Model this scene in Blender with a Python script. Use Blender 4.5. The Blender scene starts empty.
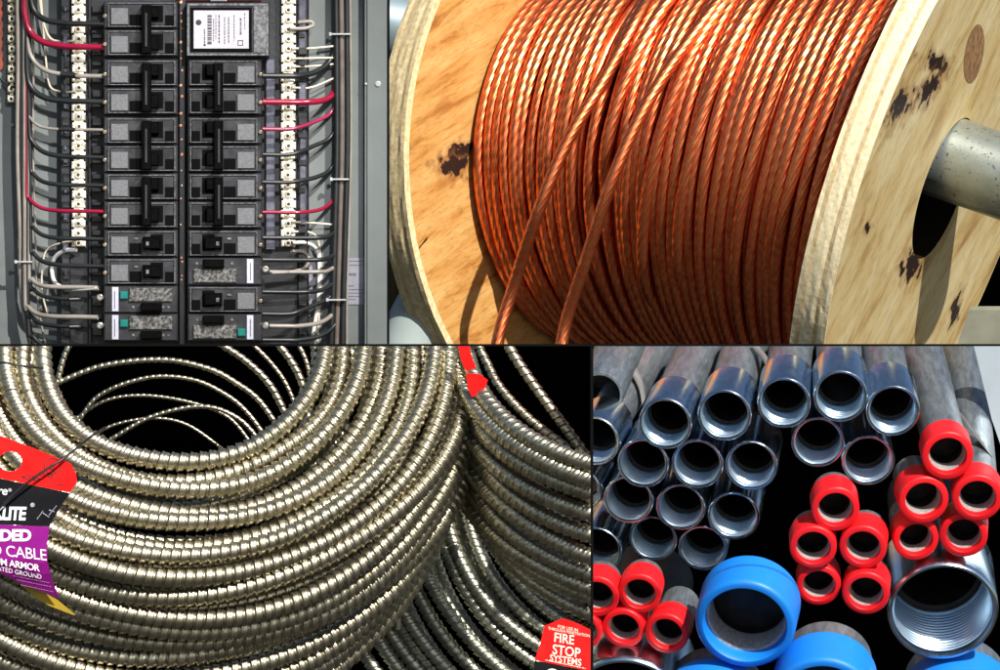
import bpy, bmesh, math, random
import numpy as np
from mathutils import Vector, Matrix
random.seed(7); rng = np.random.default_rng(7)
SC = bpy.context.scene; COL = SC.collection
DCAM = 20.0
# ------------------------------------------------------------------ compartments
# local units: 1 = 1 mm; x right, y down, d away from the viewer
PAN = {'A': dict(Y=-0.15, box=(None, 388.2, None, 345.0)),
       'B': dict(Y=0.18,  box=(388.2, None, -45, 345.0)),
       'C': dict(Y=-0.62, box=(None, 591.8, 345.0, None)),
       'D': dict(Y=-0.66, box=(591.8, None, 345.0, None))}
CUR = 'A'
def kf(p=None): return (1 + PAN[p or CUR]['Y'] / DCAM) * 0.001
def W(x, y, d=0.0, p=None):
    k = kf(p); return Vector(((x - 500) * k, PAN[p or CUR]['Y'] + d * k, (335 - y) * k))
def Wn(a, p=None):
    k = kf(p); a = np.asarray(a, float)
    return np.stack([(a[:, 0] - 500) * k, PAN[p or CUR]['Y'] + a[:, 2] * k, (335 - a[:, 1]) * k], 1)
CUTS = []      # (object, panel)
# ------------------------------------------------------------------ node helpers
def new_mat(name):
    m = bpy.data.materials.new(name); m.use_nodes = True
    nt = m.node_tree; nt.nodes.clear()
    out = nt.nodes.new('ShaderNodeOutputMaterial'); b = nt.nodes.new('ShaderNodeBsdfPrincipled')
    nt.links.new(b.outputs[0], out.inputs[0])
    return m, nt, b
def nd(nt, t, **kw):
    n = nt.nodes.new(t)
    for k, v in kw.items():
        if k.startswith('i_'):
            n.inputs[k[2:].replace('_', ' ')].default_value = v
        else: setattr(n, k, v)
    return n
def coords(nt, scale=(1, 1, 1), rnd=True, rot=(0, 0, 0)):
    tc = nd(nt, 'ShaderNodeTexCoord'); mp = nd(nt, 'ShaderNodeMapping')
    mp.inputs['Scale'].default_value = scale; mp.inputs['Rotation'].default_value = rot
    nt.links.new(tc.outputs['Object'], mp.inputs['Vector'])
    if rnd:
        oi = nd(nt, 'ShaderNodeObjectInfo'); ml = nd(nt, 'ShaderNodeMath', operation='MULTIPLY'); ml.inputs[1].default_value = 37.0
        nt.links.new(oi.outputs['Random'], ml.inputs[0])
        ad = nd(nt, 'ShaderNodeVectorMath', operation='ADD')
        nt.links.new(mp.outputs[0], ad.inputs[0]); nt.links.new(ml.outputs[0], ad.inputs[1])
        return ad.outputs[0]
    return mp.outputs[0]
def mix(nt, fac, a, b):
    m = nd(nt, 'ShaderNodeMix', data_type='RGBA')
    if isinstance(fac, (int, float)): m.inputs[0].default_value = fac
    else: nt.links.new(fac, m.inputs[0])
    for i, c in ((6, a), (7, b)):
        if isinstance(c, tuple): m.inputs[i].default_value = (*c[:3], 1)
        else: nt.links.new(c, m.inputs[i])
    return m.outputs[2]
def ramp(nt, src, stops):
    r = nd(nt, 'ShaderNodeValToRGB'); e = r.color_ramp.elements
    while len(e) < len(stops): e.new(0.5)
    for q, (p, c) in zip(e, stops):
        q.position = p; q.color = (*(c if isinstance(c, tuple) else (c, c, c)), 1)
    nt.links.new(src, r.inputs[0]); return r.outputs[0]
def noise(nt, vec, scale=5, detail=4, rough=0.55, dist=0.0):
    n = nd(nt, 'ShaderNodeTexNoise'); n.inputs['Scale'].default_value = scale; n.inputs['Detail'].default_value = detail
    n.inputs['Roughness'].default_value = rough; n.inputs['Distortion'].default_value = dist
    nt.links.new(vec, n.inputs['Vector']); return n.outputs[0]
def bump(nt, b, h, strength=0.3, dist=0.001):
    bm = nd(nt, 'ShaderNodeBump'); bm.inputs['Strength'].default_value = strength; bm.inputs['Distance'].default_value = dist
    nt.links.new(h, bm.inputs['Height']); nt.links.new(bm.outputs[0], b.inputs['Normal'])
def mat(name, c1, c2=None, metal=0.0, rough=0.5, rough2=None, scale=60, stretch=(1, 1, 1), bstr=0.0, bdist=0.0005, detail=4, lo=0.35, hi=0.65, spec=None, coat=0.0):
    m, nt, b = new_mat(name)
    v = coords(nt, stretch); n = noise(nt, v, scale, detail)
    f = ramp(nt, n, [(lo, 0.0), (hi, 1.0)])
    nt.links.new(mix(nt, f, c1, c2 or c1), b.inputs['Base Color'])
    b.inputs['Metallic'].default_value = metal
    if rough2 is not None:
        mr = nd(nt, 'ShaderNodeMapRange'); mr.inputs['To Min'].default_value = rough; mr.inputs['To Max'].default_value = rough2
        nt.links.new(f, mr.inputs[0]); nt.links.new(mr.outputs[0], b.inputs['Roughness'])
    else: b.inputs['Roughness'].default_value = rough
    if spec is not None: b.inputs['Specular IOR Level'].default_value = spec
    if coat: b.inputs['Coat Weight'].default_value = coat
    if bstr: bump(nt, b, noise(nt, v, scale * 2.3, detail), bstr, bdist)
    return m
# ------------------------------------------------------------------ mesh helpers
def link(o): COL.objects.link(o); return o
def mesh_np(name, verts, quads, m, parent=None, smooth=True, origin=None, panel=None, midx=None):
    """verts in world metres; parent: an Empty whose location is the origin"""
    verts = np.asarray(verts, float)
    if parent is not None: origin = Vector(parent['_o'])
    elif origin is None: origin = Vector(tuple((verts.min(0) + verts.max(0)) / 2))
    verts = verts - np.array(origin)
    me = bpy.data.meshes.new(name)
    n = len(verts)
    me.vertices.add(n); me.vertices.foreach_set('co', verts.astype(np.float32).ravel())
    if isinstance(quads, np.ndarray):
        k = quads.shape[1]; q = quads.ravel().astype(np.int32); cnt = len(quads)
        starts = np.arange(cnt, dtype=np.int32) * k
    else:
        q = np.array([i for f in quads for i in f], dtype=np.int32); ln = [len(f) for f in quads]; cnt = len(ln)
        starts = np.concatenate([[0], np.cumsum(ln)[:-1]]).astype(np.int32)
    me.loops.add(len(q)); me.loops.foreach_set('vertex_index', q)
    me.polygons.add(cnt); me.polygons.foreach_set('loop_start', starts)
    me.polygons.foreach_set('use_smooth', np.full(cnt, bool(smooth)))
    me.update(calc_edges=True); me.validate()
    for mm in (m if isinstance(m, (list, tuple)) else [m]): me.materials.append(mm)
    if midx is not None: me.polygons.foreach_set('material_index', np.asarray(midx, dtype=np.int32))
    o = bpy.data.objects.new(name, me); link(o)
    if parent is not None: o.parent = parent['e']
    else: o.location = origin
    CUTS.append((o, panel or CUR))
    return o
class T(dict): pass
def thing(name, label, cat, loc, group=None):
    e = bpy.data.objects.new(name, None); link(e); e.location = loc; e.empty_display_size = 0.01
    e['label'] = label; e['category'] = cat
    if group: e['group'] = group
    t = T(); t['e'] = e; t['_o'] = tuple(loc); return t
def under(o, loc=None):
    """lets a mesh object act as the parent of sub-parts"""
    t = T(); t['e'] = o
    w = Vector((0, 0, 0)); q = o
    while q is not None: w += q.location; q = q.parent
    t['_o'] = tuple(w); return t
def tag(o, label, cat, group=None):
    o['label'] = label; o['category'] = cat
    if group: o['group'] = group
    return o
def cat_parts(parts):
    V = []; F = []; b = 0
    for v, f in parts:
        V.append(np.asarray(v, float)); F += [tuple(i + b for i in q) for q in f]; b += len(v)
    return np.concatenate(V), F
def box(x0, x1, y0, y1, d0, d1, bev=0.0):
    """box with its front (viewer side, d0) edges chamfered"""
    if bev <= 0:
        v = [(x, y, d) for d in (d0, d1) for x, y in ((x0, y0), (x1, y0), (x1, y1), (x0, y1))]
        return v, [(3, 2, 1, 0), (4, 5, 6, 7), (0, 1, 5, 4), (1, 2, 6, 5), (2, 3, 7, 6), (3, 0, 4, 7)]
    v = [(x0 + bev, y0 + bev, d0), (x1 - bev, y0 + bev, d0), (x1 - bev, y1 - bev, d0), (x0 + bev, y1 - bev, d0)]
    v += [(x0, y0, d0 + bev), (x1, y0, d0 + bev), (x1, y1, d0 + bev), (x0, y1, d0 + bev)]
    v += [(x0, y0, d1), (x1, y0, d1), (x1, y1, d1), (x0, y1, d1)]
    f = [(3, 2, 1, 0), (8, 9, 10, 11)]
    for a in (0, 4):
        for i in range(4):
            j = (i + 1) % 4; f.append((a + i, a + j, a + 4 + j, a + 4 + i))
    return v, f
def boxes(name, bl, m, parent=None, smooth=False, **kw):
    v, f = cat_parts([box(*b) for b in bl]); return mesh_np(name, Wn(v), f, m, parent, smooth, **kw)
def prism(poly, d0, d1):
    n = len(poly); v = [(x, y, d0) for x, y in poly] + [(x, y, d1) for x, y in poly]
    f = [tuple(range(n)), tuple(range(2 * n - 1, n - 1, -1))] + [(i, (i + 1) % n, n + (i + 1) % n, n + i) for i in range(n)]
    return v, f
def frames(P, closed=False):
    P = np.asarray(P, float)
    Tn = np.gradient(P, axis=0)
    if closed: Tn = np.roll(P, -1, 0) - np.roll(P, 1, 0)
    Tn /= np.linalg.norm(Tn, axis=1, keepdims=True) + 1e-12
    U = np.zeros_like(P); a = np.array([0, 0, 1.0])
    if abs(Tn[0] @ a) > 0.9: a = np.array([0, 1.0, 0])
    u = a - Tn[0] * (a @ Tn[0]); u /= np.linalg.norm(u)
    for i in range(len(P)):
        u = u - Tn[i] * (u @ Tn[i]); u /= np.linalg.norm(u); U[i] = u
    return Tn, U, np.cross(Tn, U)
def resample(P, step):
    P = np.asarray(P, float); s = np.concatenate([[0], np.cumsum(np.linalg.norm(np.diff(P, axis=0), axis=1))])
    n = max(3, int(s[-1] / step) + 1); t = np.linspace(0, s[-1], n)
    return np.stack([np.interp(t, s, P[:, i]) for i in range(3)], 1), t
def spline(pts, n=14):
    """Catmull-Rom through the points"""
    P = np.asarray(pts, float)
    if P.shape[1] == 2: P = np.concatenate([P, np.zeros((len(P), 1))], 1)
    Q = np.concatenate([[2 * P[0] - P[1]], P, [2 * P[-1] - P[-2]]]); out = []
    for i in range(1, len(Q) - 2):
        t = np.linspace(0, 1, n, endpoint=False)[:, None]
        a, b, c, d = Q[i - 1], Q[i], Q[i + 1], Q[i + 2]
        out.append(0.5 * (2 * b + (c - a) * t + (2 * a - 5 * b + 4 * c - d) * t ** 2 + (-a + 3 * b - 3 * c + d) * t ** 3))
    out.append(P[-1:]); return np.concatenate(out)
def sweep(P, R, sides, cap=True):
    """P: n x 3 centres; R: n x sides radii"""
    Tn, U, V = frames(P); n = len(P)
    R = np.broadcast_to(np.asarray(R, float), (n, sides))
    th = np.linspace(0, 2 * np.pi, sides, endpoint=False)
    v = P[:, None, :] + R[:, :, None] * (np.cos(th)[None, :, None] * U[:, None, :] + np.sin(th)[None, :, None] * V[:, None, :])
    v = v.reshape(-1, 3)
    i = np.arange(n - 1)[:, None] * sides; j = np.arange(sides)[None, :]; j2 = (j + 1) % sides
    q = np.stack([i + j, i + j2, i + sides + j2, i + sides + j], -1).reshape(-1, 4)
    return v, q
def join_q(ps):
    V = []; Q = []; b = 0
    for v, q in ps: V.append(v); Q.append(q + b); b += len(v)
    return np.concatenate(V), np.concatenate(Q)
def tube(name, pts, r, m, parent=None, sides=10, step=3.0, smoothpts=True, **kw):
    P = spline(pts) if smoothpts else np.asarray(pts, float)
    P, s = resample(P, step); v, q = sweep(P, r, sides)
    return mesh_np(name, Wn(v), q, m, parent, True, **kw)
FONT_CACHE = {}
def text(name, s, o, xd, yd, size, m, parent, bold=0.0, n=(0, 0, -1), depth=0.25, track=1.0):
    """lettering laid on a surface: o = baseline start, xd = reading direction (px), yd = up direction (px)"""
    cu = bpy.data.curves.new('lettering', 'FONT'); cu.body = s; cu.size = 1.0; cu.offset = bold; cu.space_character = track
    cu.extrude = 0.0; cu.resolution_u = 3
    ob = bpy.data.objects.new('tmp_text', cu); link(ob)
    dg = bpy.context.evaluated_depsgraph_get(); me = bpy.data.meshes.new_from_object(ob.evaluated_get(dg))
    bpy.data.objects.remove(ob)
    co = np.empty(len(me.vertices) * 3); me.vertices.foreach_get('co', co); co = co.reshape(-1, 3)
    F = [tuple(p.vertices) for p in me.polygons]; bpy.data.meshes.remove(me)
    o = np.array(o, float); xd = np.array(xd, float); yd = np.array(yd, float)
    v = o + co[:, :1] * xd * size + co[:, 1:2] * yd * size
    return mesh_np(name, Wn(v), F, m, parent, False)
# ------------------------------------------------------------------ materials
M = {}
M['black'] = mat('matte_black_board', (0.0002, 0.0002, 0.0002), rough=1.0, spec=0.0)
M['divider'] = mat('black_divider_paint', (0.002, 0.002, 0.002), rough=0.8, spec=0.1)
def brushed(name, c1, c2, rough, rough2, scale=3.0, bstr=0.15, metal=1.0, lo=0.35, hi=0.65, bd=0.02):
    return mat(name, c1, c2, metal=metal, rough=rough, rough2=rough2, scale=scale, bstr=bstr, bdist=bd, lo=lo, hi=hi)
M['cab'] = mat('grey_cabinet_paint', (0.11, 0.122, 0.118), (0.13, 0.143, 0.138), rough=0.55, scale=40, bstr=0.08, bdist=0.001)
M['cab2'] = mat('grey_cabinet_lip_paint', (0.135, 0.15, 0.146), (0.12, 0.137, 0.133), rough=0.5, scale=40)
M['plast'] = mat('grey_black_moulded_plastic', (0.018, 0.018, 0.021), (0.026, 0.026, 0.03), rough=0.18, rough2=0.34, scale=60, bstr=0.2, bdist=0.0006)
M['plast_frame'] = mat('grey_plastic_edge', (0.06, 0.06, 0.065), (0.16, 0.16, 0.165), rough=0.22, rough2=0.45, scale=300, bstr=0.2)
M['recess'] = mat('black_recess_plastic', (0.001, 0.001, 0.001), rough=0.6, spec=0.05)
M['handle'] = mat('black_handle_plastic', (0.001, 0.001, 0.001), (0.0025, 0.0025, 0.0025), rough=0.25, scale=200, spec=.07)
M['rate'] = mat('grey_embossed_plastic', (0.09, 0.09, 0.095), (0.135, 0.135, 0.142), rough=0.3, scale=520, bstr=0.3)
M['base'] = mat('dark_bus_base_plastic', (0.008, 0.008, 0.010), (0.016, 0.016, 0.02), rough=0.35, scale=90, bstr=0.2)
M['rail'] = mat('grey_violet_plastic_rail', (0.05, 0.05, 0.07), (0.10, 0.10, 0.13), rough=0.35, scale=120, bstr=0.3)
M['brass'] = mat('tinned_neutral_bar_metal', (0.84, 0.76, 0.58), (0.95, 0.92, 0.82), metal=0.0, rough=0.3, rough2=0.5, scale=260, bstr=0.3)
M['brass_dk'] = mat('dull_ground_bar_metal', (0.5, 0.42, 0.26), (0.75, 0.68, 0.5), metal=0.4, rough=0.35, scale=260)
M['tscrew'] = mat('dull_terminal_screw', (0.30, 0.24, 0.17), (0.14, 0.10, 0.07), metal=0.7, rough=0.35, scale=500)
M['screw'] = mat('pale_screw_metal', (0.95, 0.92, 0.8), (0.75, 0.62, 0.4), metal=0.4, rough=0.3, scale=500)
M['screwgrey2'] = mat('bright_steel_screw', (.55, .53, .48), (.15, .14, .12), metal=.7, rough=.25, scale=380, bstr=.5)
M['slot'] = mat('dark_screw_slot', (0.02, 0.012, 0.006), rough=0.6)
M['copper_bit'] = mat('copper_stab_metal', (0.5, 0.16, 0.08), (0.8, 0.45, 0.3), metal=0.7, rough=0.3, scale=300)
M['wblack'] = mat('black_wire_insulation', (0.005, 0.006, 0.006), (0.010, 0.012, 0.012), rough=0.42, scale=60)
M['wred'] = mat('red_wire_insulation', (0.19, 0.004, 0.022), (0.24, 0.006, 0.03), rough=0.22, scale=60)
M['wpink'] = mat('faded_red_wire_insulation', (0.20, 0.012, 0.045), (0.24, 0.02, 0.06), rough=0.3, scale=60)
M['wwhite'] = mat('white_wire_insulation', (0.62, 0.6, 0.56), (0.7, 0.68, 0.64), rough=0.3, scale=60)
M['wgrey'] = mat('greyed_white_wire_insulation', (0.19, 0.165, 0.14), (0.26, 0.235, 0.205), rough=0.35, scale=60)
M['wcream'] = mat('cream_wire_insulation', (0.5, 0.44, 0.33), (0.58, 0.52, 0.42), rough=0.35, scale=60)
M['wbrown'] = mat('brown_grey_wire_insulation', (0.10, 0.08, 0.07), (0.15, 0.12, 0.105), rough=0.3, scale=60)
M['paper'] = mat('grey_white_paper_label', (0.20, 0.20, 0.235), (0.23, 0.23, 0.265), rough=0.6, scale=150)
M['paperw'] = mat('white_module_label', (0.36, 0.335, 0.375), (0.40, 0.38, 0.415), rough=0.5, scale=150)
M['ink'] = mat('grey_label_ink', (0.05, 0.045, 0.055), rough=0.6)
M['ink_soft'] = mat('faint_label_ink', (0.075, 0.075, 0.095), rough=0.6)
M['teal'] = mat('teal_test_button', (0.0, 0.11, 0.095), (0.0, 0.14, 0.12), rough=0.35, scale=200)
M['strip'] = mat('pale_lavender_strip_label', (0.38, 0.38, 0.46), (0.44, 0.44, 0.50), rough=0.5, scale=300)
M['clear'] = mat('mottled_clear_window', (0.04, 0.038, 0.038), (0.30, 0.29, 0.27), metal=0.3, rough=0.12, scale=330, detail=3, bstr=0.6, lo=0.40, hi=0.75)
M['redspot'] = mat('rust_red_primer', (0.28, 0.05, 0.02), (0.12, 0.03, 0.02), rough=0.6, scale=120)
# ================================================================== PANEL A: breaker panel
CUR = 'A'
cab = thing('panel_cabinet', 'open grey sheet metal cabinet of the breaker panel', 'cabinet', W(190, 400, 0))
boxes('back_sheet', [(-60, 366, -60, 420, 0, 6)], M['cab'], cab)
boxes('side_lip', [(366.5, 420, -60, 420, -9, 6, 1.2)], M['cab2'], cab)
boxes('lip_edge', [(364.6, 366.3, -60, 420, -11, 3, 0.5)], M['cab'], cab)
def disc(x, y, d, r, n=20, rr=1.0, thick=1.0, dome=0.0):
    prof = [(0.0, -thick - dome), (r * 0.6, -thick - dome * 0.7), (r * 0.93, -thick), (r, -thick * 0.6), (r, 0)]
    v = [(x, y, d + prof[0][1])]; f = []
    for k, (q, dd) in enumerate(prof[1:]):
        for i in range(n):
            a = 2 * math.pi * i / n; v.append((x + q * math.cos(a), y + q * math.sin(a) * rr, d + dd))
    for i in range(n):
        f.append((0, 1 + (i + 1) % n, 1 + i))
        for k in range(len(prof) - 2):
            a = 1 + k * n; f.append((a + i, a + (i + 1) % n, a + n + (i + 1) % n, a + n + i))
    return v, f
def discs(name, ds, m, parent, smooth=True):
    v, f = cat_parts([disc(*a[:4], **(a[4] if len(a) > 4 else {})) for a in ds]); return mesh_np(name, Wn(v), f, m, parent, smooth)
M['screwgrey'] = mat('grey_painted_screw', (0.30, 0.32, 0.32), (0.42, 0.43, 0.43), rough=0.35, scale=300)
discs('knockout', [(378, 84, -9, 3.0)], M['screwgrey'], cab)
discs('rivet', [(366, 84, -11, 1.3)], M['screwgrey'], cab)
discs('punched_hole', [(326, 118, 0, 2.2, dict(thick=0.3))], M['slot'], cab)
discs('punched_hole', [(15.5, 126, 0, 2.2, dict(thick=0.3))], M['slot'], cab)
discs('rivet', [(12.5, 125, 0, 1.8)], M['paperw'], cab)
boxes('primer_patch', [(-20, 3, -20, 70, -2, 0)], M['redspot'], cab)
lab = boxes('paper_label', [(309, 368, 258, 304.5, -0.9, -0.1)], M['paper'], None)
tag(lab, 'printed grey white paper label stuck behind the right wire bundle', 'label')
ul = under(lab)
rows = []
for (x0, x1, y, h) in [(335, 366, 261, .8), (318, 340, 264.5, .7), (350, 366, 265, .7), (325, 340, 274.5, 2.2), (347, 357, 274.3, 2.4), (311, 316, 286, 1.6), (318, 332, 287, .7), (345, 355, 285.8, .9), (346, 365, 289.5, .8), (346, 366, 293, .7), (347, 361, 296.3, .7), (347, 357, 299.3, .7)]:
    x = x0
    while x < x1 - 0.8:
        w = min(random.uniform(0.8, 2.8), x1 - x); rows.append((x, x + w, y - h / 2, y + h / 2, -1.25, -0.9)); x += w + random.uniform(0.4, 0.8)
boxes('printed_lines', rows, M['ink_soft'], ul)
# bus base and rails
bb = thing('bus_base', 'black plastic bus base and side rails behind the breakers', 'bus base', W(184, 400, -4))
boxes('backing_plate', [(62, 309, -40, 400, -16, -2, 1)], M['base'], bb)
boxes('side_rail', [(61, 71, -40, 400, -22, -16, 1), (89, 92, -40, 400, -24, -16, .8)], M['base'], bb)
boxes('side_rail', [(298, 308, -40, 400, -22, -16, 1)], M['base'], bb)
for (x0, x1, y0, y1) in [(266, 275, 60, 250), (299, 306, 0, 50), (299, 306, 82, 108), (300, 306, 120, 225)]:
    boxes('rail_cover', [(x0, x1, y0, y1, -27, -21, 1)], M['rail'], bb)
lugs = []
for y in range(6, 340, 14):
    lugs += [(62 + random.uniform(0, 3), 70, y, y + random.uniform(4, 9), -25, -21, .5), (93, 103, y, y + random.uniform(3, 8), -27, -15, .6)]
    if random.random() < .6: lugs += [(299, 305 + random.uniform(0, 2), y, y + random.uniform(3, 7), -29, -21, .5)]
for lg in lugs: boxes('lug_block', [lg], M['plast'], bb)
for y in (8, 22, 36, 52, 70, 84, 100, 128, 146, 160, 190, 214, 244, 270):
    boxes('painted_glint', [(63.5 + random.uniform(0, 2), 66.5 + random.uniform(0, 2), y, y + random.uniform(3, 9), -27.5, -25, .4)], M['rail'], bb)  # small paler blocks stand in for glints along the left rail
specks = []
for y in (3, 14, 22, 29, 43, 52, 59, 71, 86, 97, 114, 126, 140, 155, 171, 186, 199, 225, 258, 262, 276, 280):
    specks.append((182.2 + random.uniform(-1, 1), y, -30, random.uniform(1.0, 1.9)))
discs('stab_screw', specks, M['copper_bit'], bb)
boxes('centre_strip', [(179.5, 186.5, -40, 400, -30, -16, .8)], M['base'], bb)
boxes('copper_strap', [(178, 262, -18, 1.2, -30, -14, 1)], M['redspot'], bb)
boxes('pale_clip', [(211, 227, -8, 1.8, -36, -28, 1)], M['paperw'], bb)
# ---- breakers
def frame_boxes(x0, x1, y0, y1, t, d0, d1):
    return [(x0, x1, y0, y0 + t, d0, d1, .3), (x0, x1, y1 - t, y1, d0, d1, .3), (x0, x0 + t, y0 + t, y1 - t, d0, d1, .3), (x1 - t, x1, y0 + t, y1 - t, d0, d1, .3)]
def mir(bl, side):
    if side == 'L': return [(b[0] + 105, b[1] + 105) + tuple(b[2:]) for b in bl]
    return [(262 - b[1], 262 - b[0]) + tuple(b[2:]) for b in bl]
def pole(t, side, y, h=27.5, single=False):
    S = lambda bl: mir(bl, side)
    boxes('body', S([(0, 73.5, y, y + h - .5, -52, -16, 1.2)]), M['plast'], t)
    boxes('raised_face', S([(5, 70, y + 2.6, y + h - 2.6, -55, -52, 1)]), M['plast'], t)
    boxes('face_rim', S(frame_boxes(4.2, 71, y + 1.8, y + h - 1.8, .9, -56, -51.5)), M['plast_frame'], t)
    boxes('rating_square', S([(7, 24, y + 7, y + h - 4, -57, -55, .6)]), M['rate'], t)
    boxes('recess', S([(25.5, 37.5, y + h - 14, y + h - 3.5, -55.6, -54, .3), (61, 69.5, y + h - 13.5, y + h - 3.5, -55.6, -54, .3), (46.5, 59, y + 4.5, y + h - 6.5, -55.6, -54, .3)]), M['recess'], t)
    discs('terminal_screw', [((105 + 1 if side == 'L' else 262 - 1), y + h * .55, -51, 2.2, dict(thick=4))], M['tscrew'], t)
def double(side, y, label):
    t = thing('double_breaker', label, 'circuit breaker', W(142 if side == 'L' else 225, y + 56, -16), 'breakers with two joined poles')
    pole(t, side, y); pole(t, side, y + 28)
    h = boxes('handle', mir([(38, 47.5, y + 4, y + 53, -68, -55, 1.4), (46.5, 55, y + 5, y + 17, -64, -55, 1.2), (46.5, 55, y + 35, y + 49, -64, -55, 1.2)], side), M['handle'], t)
    boxes('tie_bar', mir([(41, 43.5, y + 12, y + 46, -70, -68, .6)], side), M['plast'], under(h))
def single(side, y, label):
    t = thing('single_breaker', label, 'circuit breaker', W(142 if side == 'L' else 225, y + 27, -16), 'breakers with one pole')
    pole(t, side, y)
    boxes('handle', mir([(39, 57, y + 7, y + 20, -64, -55, 1.6)], side), M['handle'], t)
    boxes('handle_mark', mir([(30, 34, y + 8, y + 10, -56.4, -55.4, .2), (42, 45, y + 12, y + 16, -65, -64, .2)], side), M['plast_frame'], t)
def afci(side, y, label, teal=True, low=True, h=27.5):
    t = thing('test_button_breaker', label, 'circuit breaker', W(142 if side == 'L' else 225, y + 27, -16), 'breakers with a test button and a clear window')
    S = lambda bl: mir(bl, side)
    boxes('body', S([(0, 73.5, y, y + h - .5, -54, -16, 1.2)]), M['plast'], t)
    wy = y + (2 if low else 11)
    boxes('clear_window', S([(25, 68, wy, wy + 14, -57, -54, 1)]), M['clear'], t)
    boxes('strip_label', S([(8, 14.5, y + 1.2, y + h - 2, -55.5, -54, .3)]), M['strip'], t)
    boxes('strip_print', S([(10.4, 11.2, y + 5, y + h - 5, -55.9, -55.5)]), M['ink_soft'], t)
    if teal: boxes('test_button', S([(15.8, 24, wy + 3.5, wy + 11.5, -57.5, -54, 1)]), M['teal'], t)
    hy = y + (17 if low else 1.5)
    boxes('handle', S([(37, 58, hy, hy + 8.5, -64, -54, 1.2)]), M['handle'], t)
    boxes('face_mark', S([(28 + 5 * i, 30.5 + 5 * i, hy + 3, hy + 5.5, -55, -54, .2) for i in (0, 6, 7)]), M['plast_frame'], t)
    discs('terminal_screw', [((101 if side == 'L' else 266), y + h * .42, -46, 3.6, dict(thick=8))], M['screwgrey2'], t)
double('L', 2, 'two pole breaker at the top of the left column, fed by the thick red wire')
double('L', 60, 'two pole breaker second from the top in the left column')
double('L', 117.5, 'two pole breaker third from the top in the left column')
double('L', 173.5, 'lowest two pole breaker of the left column, fed by the thin pink wire')
single('L', 230, 'upper of the two single breakers in the left column')
single('L', 258, 'lower single breaker in the left column, just above the teal buttons')
afci('L', 286, 'breaker with teal button and clear window, second from the bottom left')
afci('L', 314, 'breaker with teal button and clear window at the very bottom left')
double('R', 60, 'two pole breaker directly under the white labelled module')
double('R', 117.5, 'two pole breaker second below the white labelled module')
double('R', 173.5, 'lowest two pole breaker of the right column')
single('R', 230, 'single breaker in the right column above the one with a white strip')
afci('R', 258, 'breaker with clear window but no teal button in the right column', teal=False, low=False)
single('R', 286, 'single breaker in the right column between two clear windows')
afci('R', 314, 'breaker with clear window and teal button at the bottom right', low=False)
# module
mod = thing('surge_module', 'large grey module with a white printed label at the top right', 'module', W(228, 58, -16))
boxes('body', [(187, 270, 3.5, 57.5, -58, -16, 1.5)], M['plast'], mod)
boxes('body_rim', frame_boxes(188, 269, 4.5, 56.5, 2.2, -59.2, -57.5), M['plast_frame'], mod)
boxes('side_shoulder', [(254, 267, 7, 54, -59.5, -57.8, .8)], M['plast_frame'], mod)
boxes('label_frame', [(191.5, 252.5, 8.5, 52.5, -59.6, -58, .5)], M['recess'], mod)
pl = boxes('printed_label', [(194.5, 249.5, 11.5, 49.5, -60.4, -59.4, .2)], M['paperw'], mod)
up = under(pl); rows = []
for (x, y0, y1, w) in [(205.5, 30, 45, 1.0), (210.5, 16, 47, 4.2), (214.5, 20, 42, .8), (216.8, 16, 40, .7), (220, 16, 44, 1.3), (225.5, 18, 45, .9), (229.5, 18, 44, 1.1), (235, 16, 43, .8), (241.5, 19, 36, 1.5), (245.5, 14, 30, .7)]:
    y = y0
    while y < y1 - 1:
        h = min(random.uniform(1.0, 3.2), y1 - y); rows.append((x - w / 2, x + w / 2, y, y + h, -60.7, -60.4)); y += h + random.uniform(0.5, 1.1)
rows += frame_boxes(238.5, 244, 41, 46.5, .8, -60.75, -60.4)
boxes('printed_lines', [r[:6] for r in rows], M['ink'], up)
discs('indicator_light', [(199.6, 23.3, -60.2, 2.8, dict(thick=.8))], M['slot'], up)
discs('printed_dot', [(205.6, 45.8, -60.3, 1.2, dict(thick=.4))], M['slot'], up)
# neutral bars and ground bar
def barthing(x0, x1, y0, y1, pitch, d, label, m, group=None):
    t = thing('neutral_bar', label, 'terminal bar', W((x0 + x1) / 2, min(y1, 340), -16), group)
    bl = []; xc = (x0 + x1) / 2; y = y0; sc = []
    n = int((y1 - y0) / pitch)
    for i in range(n):
        yy = y0 + i * pitch; j = random.uniform(-.5, .5)
        bl += [(x0 + j, x1 + j, yy + 1.2, yy + pitch - 1.2, d - 9, d, 1.2), (x0 + 2, x1 - 2, yy - 1, yy + 2, d - 7, d, .5)]
        sc.append((xc + j, yy + pitch / 2))
    boxes('bar_body', bl, m, t)
    first = None
    for (x, yy) in sc:
        if first is None:
            a = discs('clamp_screw', [(x, yy, d - 9, 3.6, dict(thick=1.4))], M['screw'], t)
            ua = under(a); sl = random.uniform(0, 3.14)
            b = discs('screw_slot', [(x, yy, d - 10.2, 1.7, dict(thick=.6))], M['slot'], ua)
            first = (a, b, x, yy)
        else:
            off = W(x, yy) - W(first[2], first[3])
            a = first[0].copy(); COL.objects.link(a); a.parent = t['e']; a.location = off
            b = first[1].copy(); COL.objects.link(b); b.parent = a
            CUTS.append((a, 'A')); CUTS.append((b, 'A'))
    return t
barthing(72.5, 86, -14, 257, 9.7, -20, 'pale metal neutral bar full of screws left of the breakers', M['brass'])
barthing(281.5, 295.5, -14, 257, 9.7, -20, 'pale metal neutral bar full of screws right of the breakers', M['brass'])
barthing(8, 15.5, -16, 113, 10, -3, 'narrow ground bar of brass screws at the far left edge', M['brass_dk'])
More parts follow.
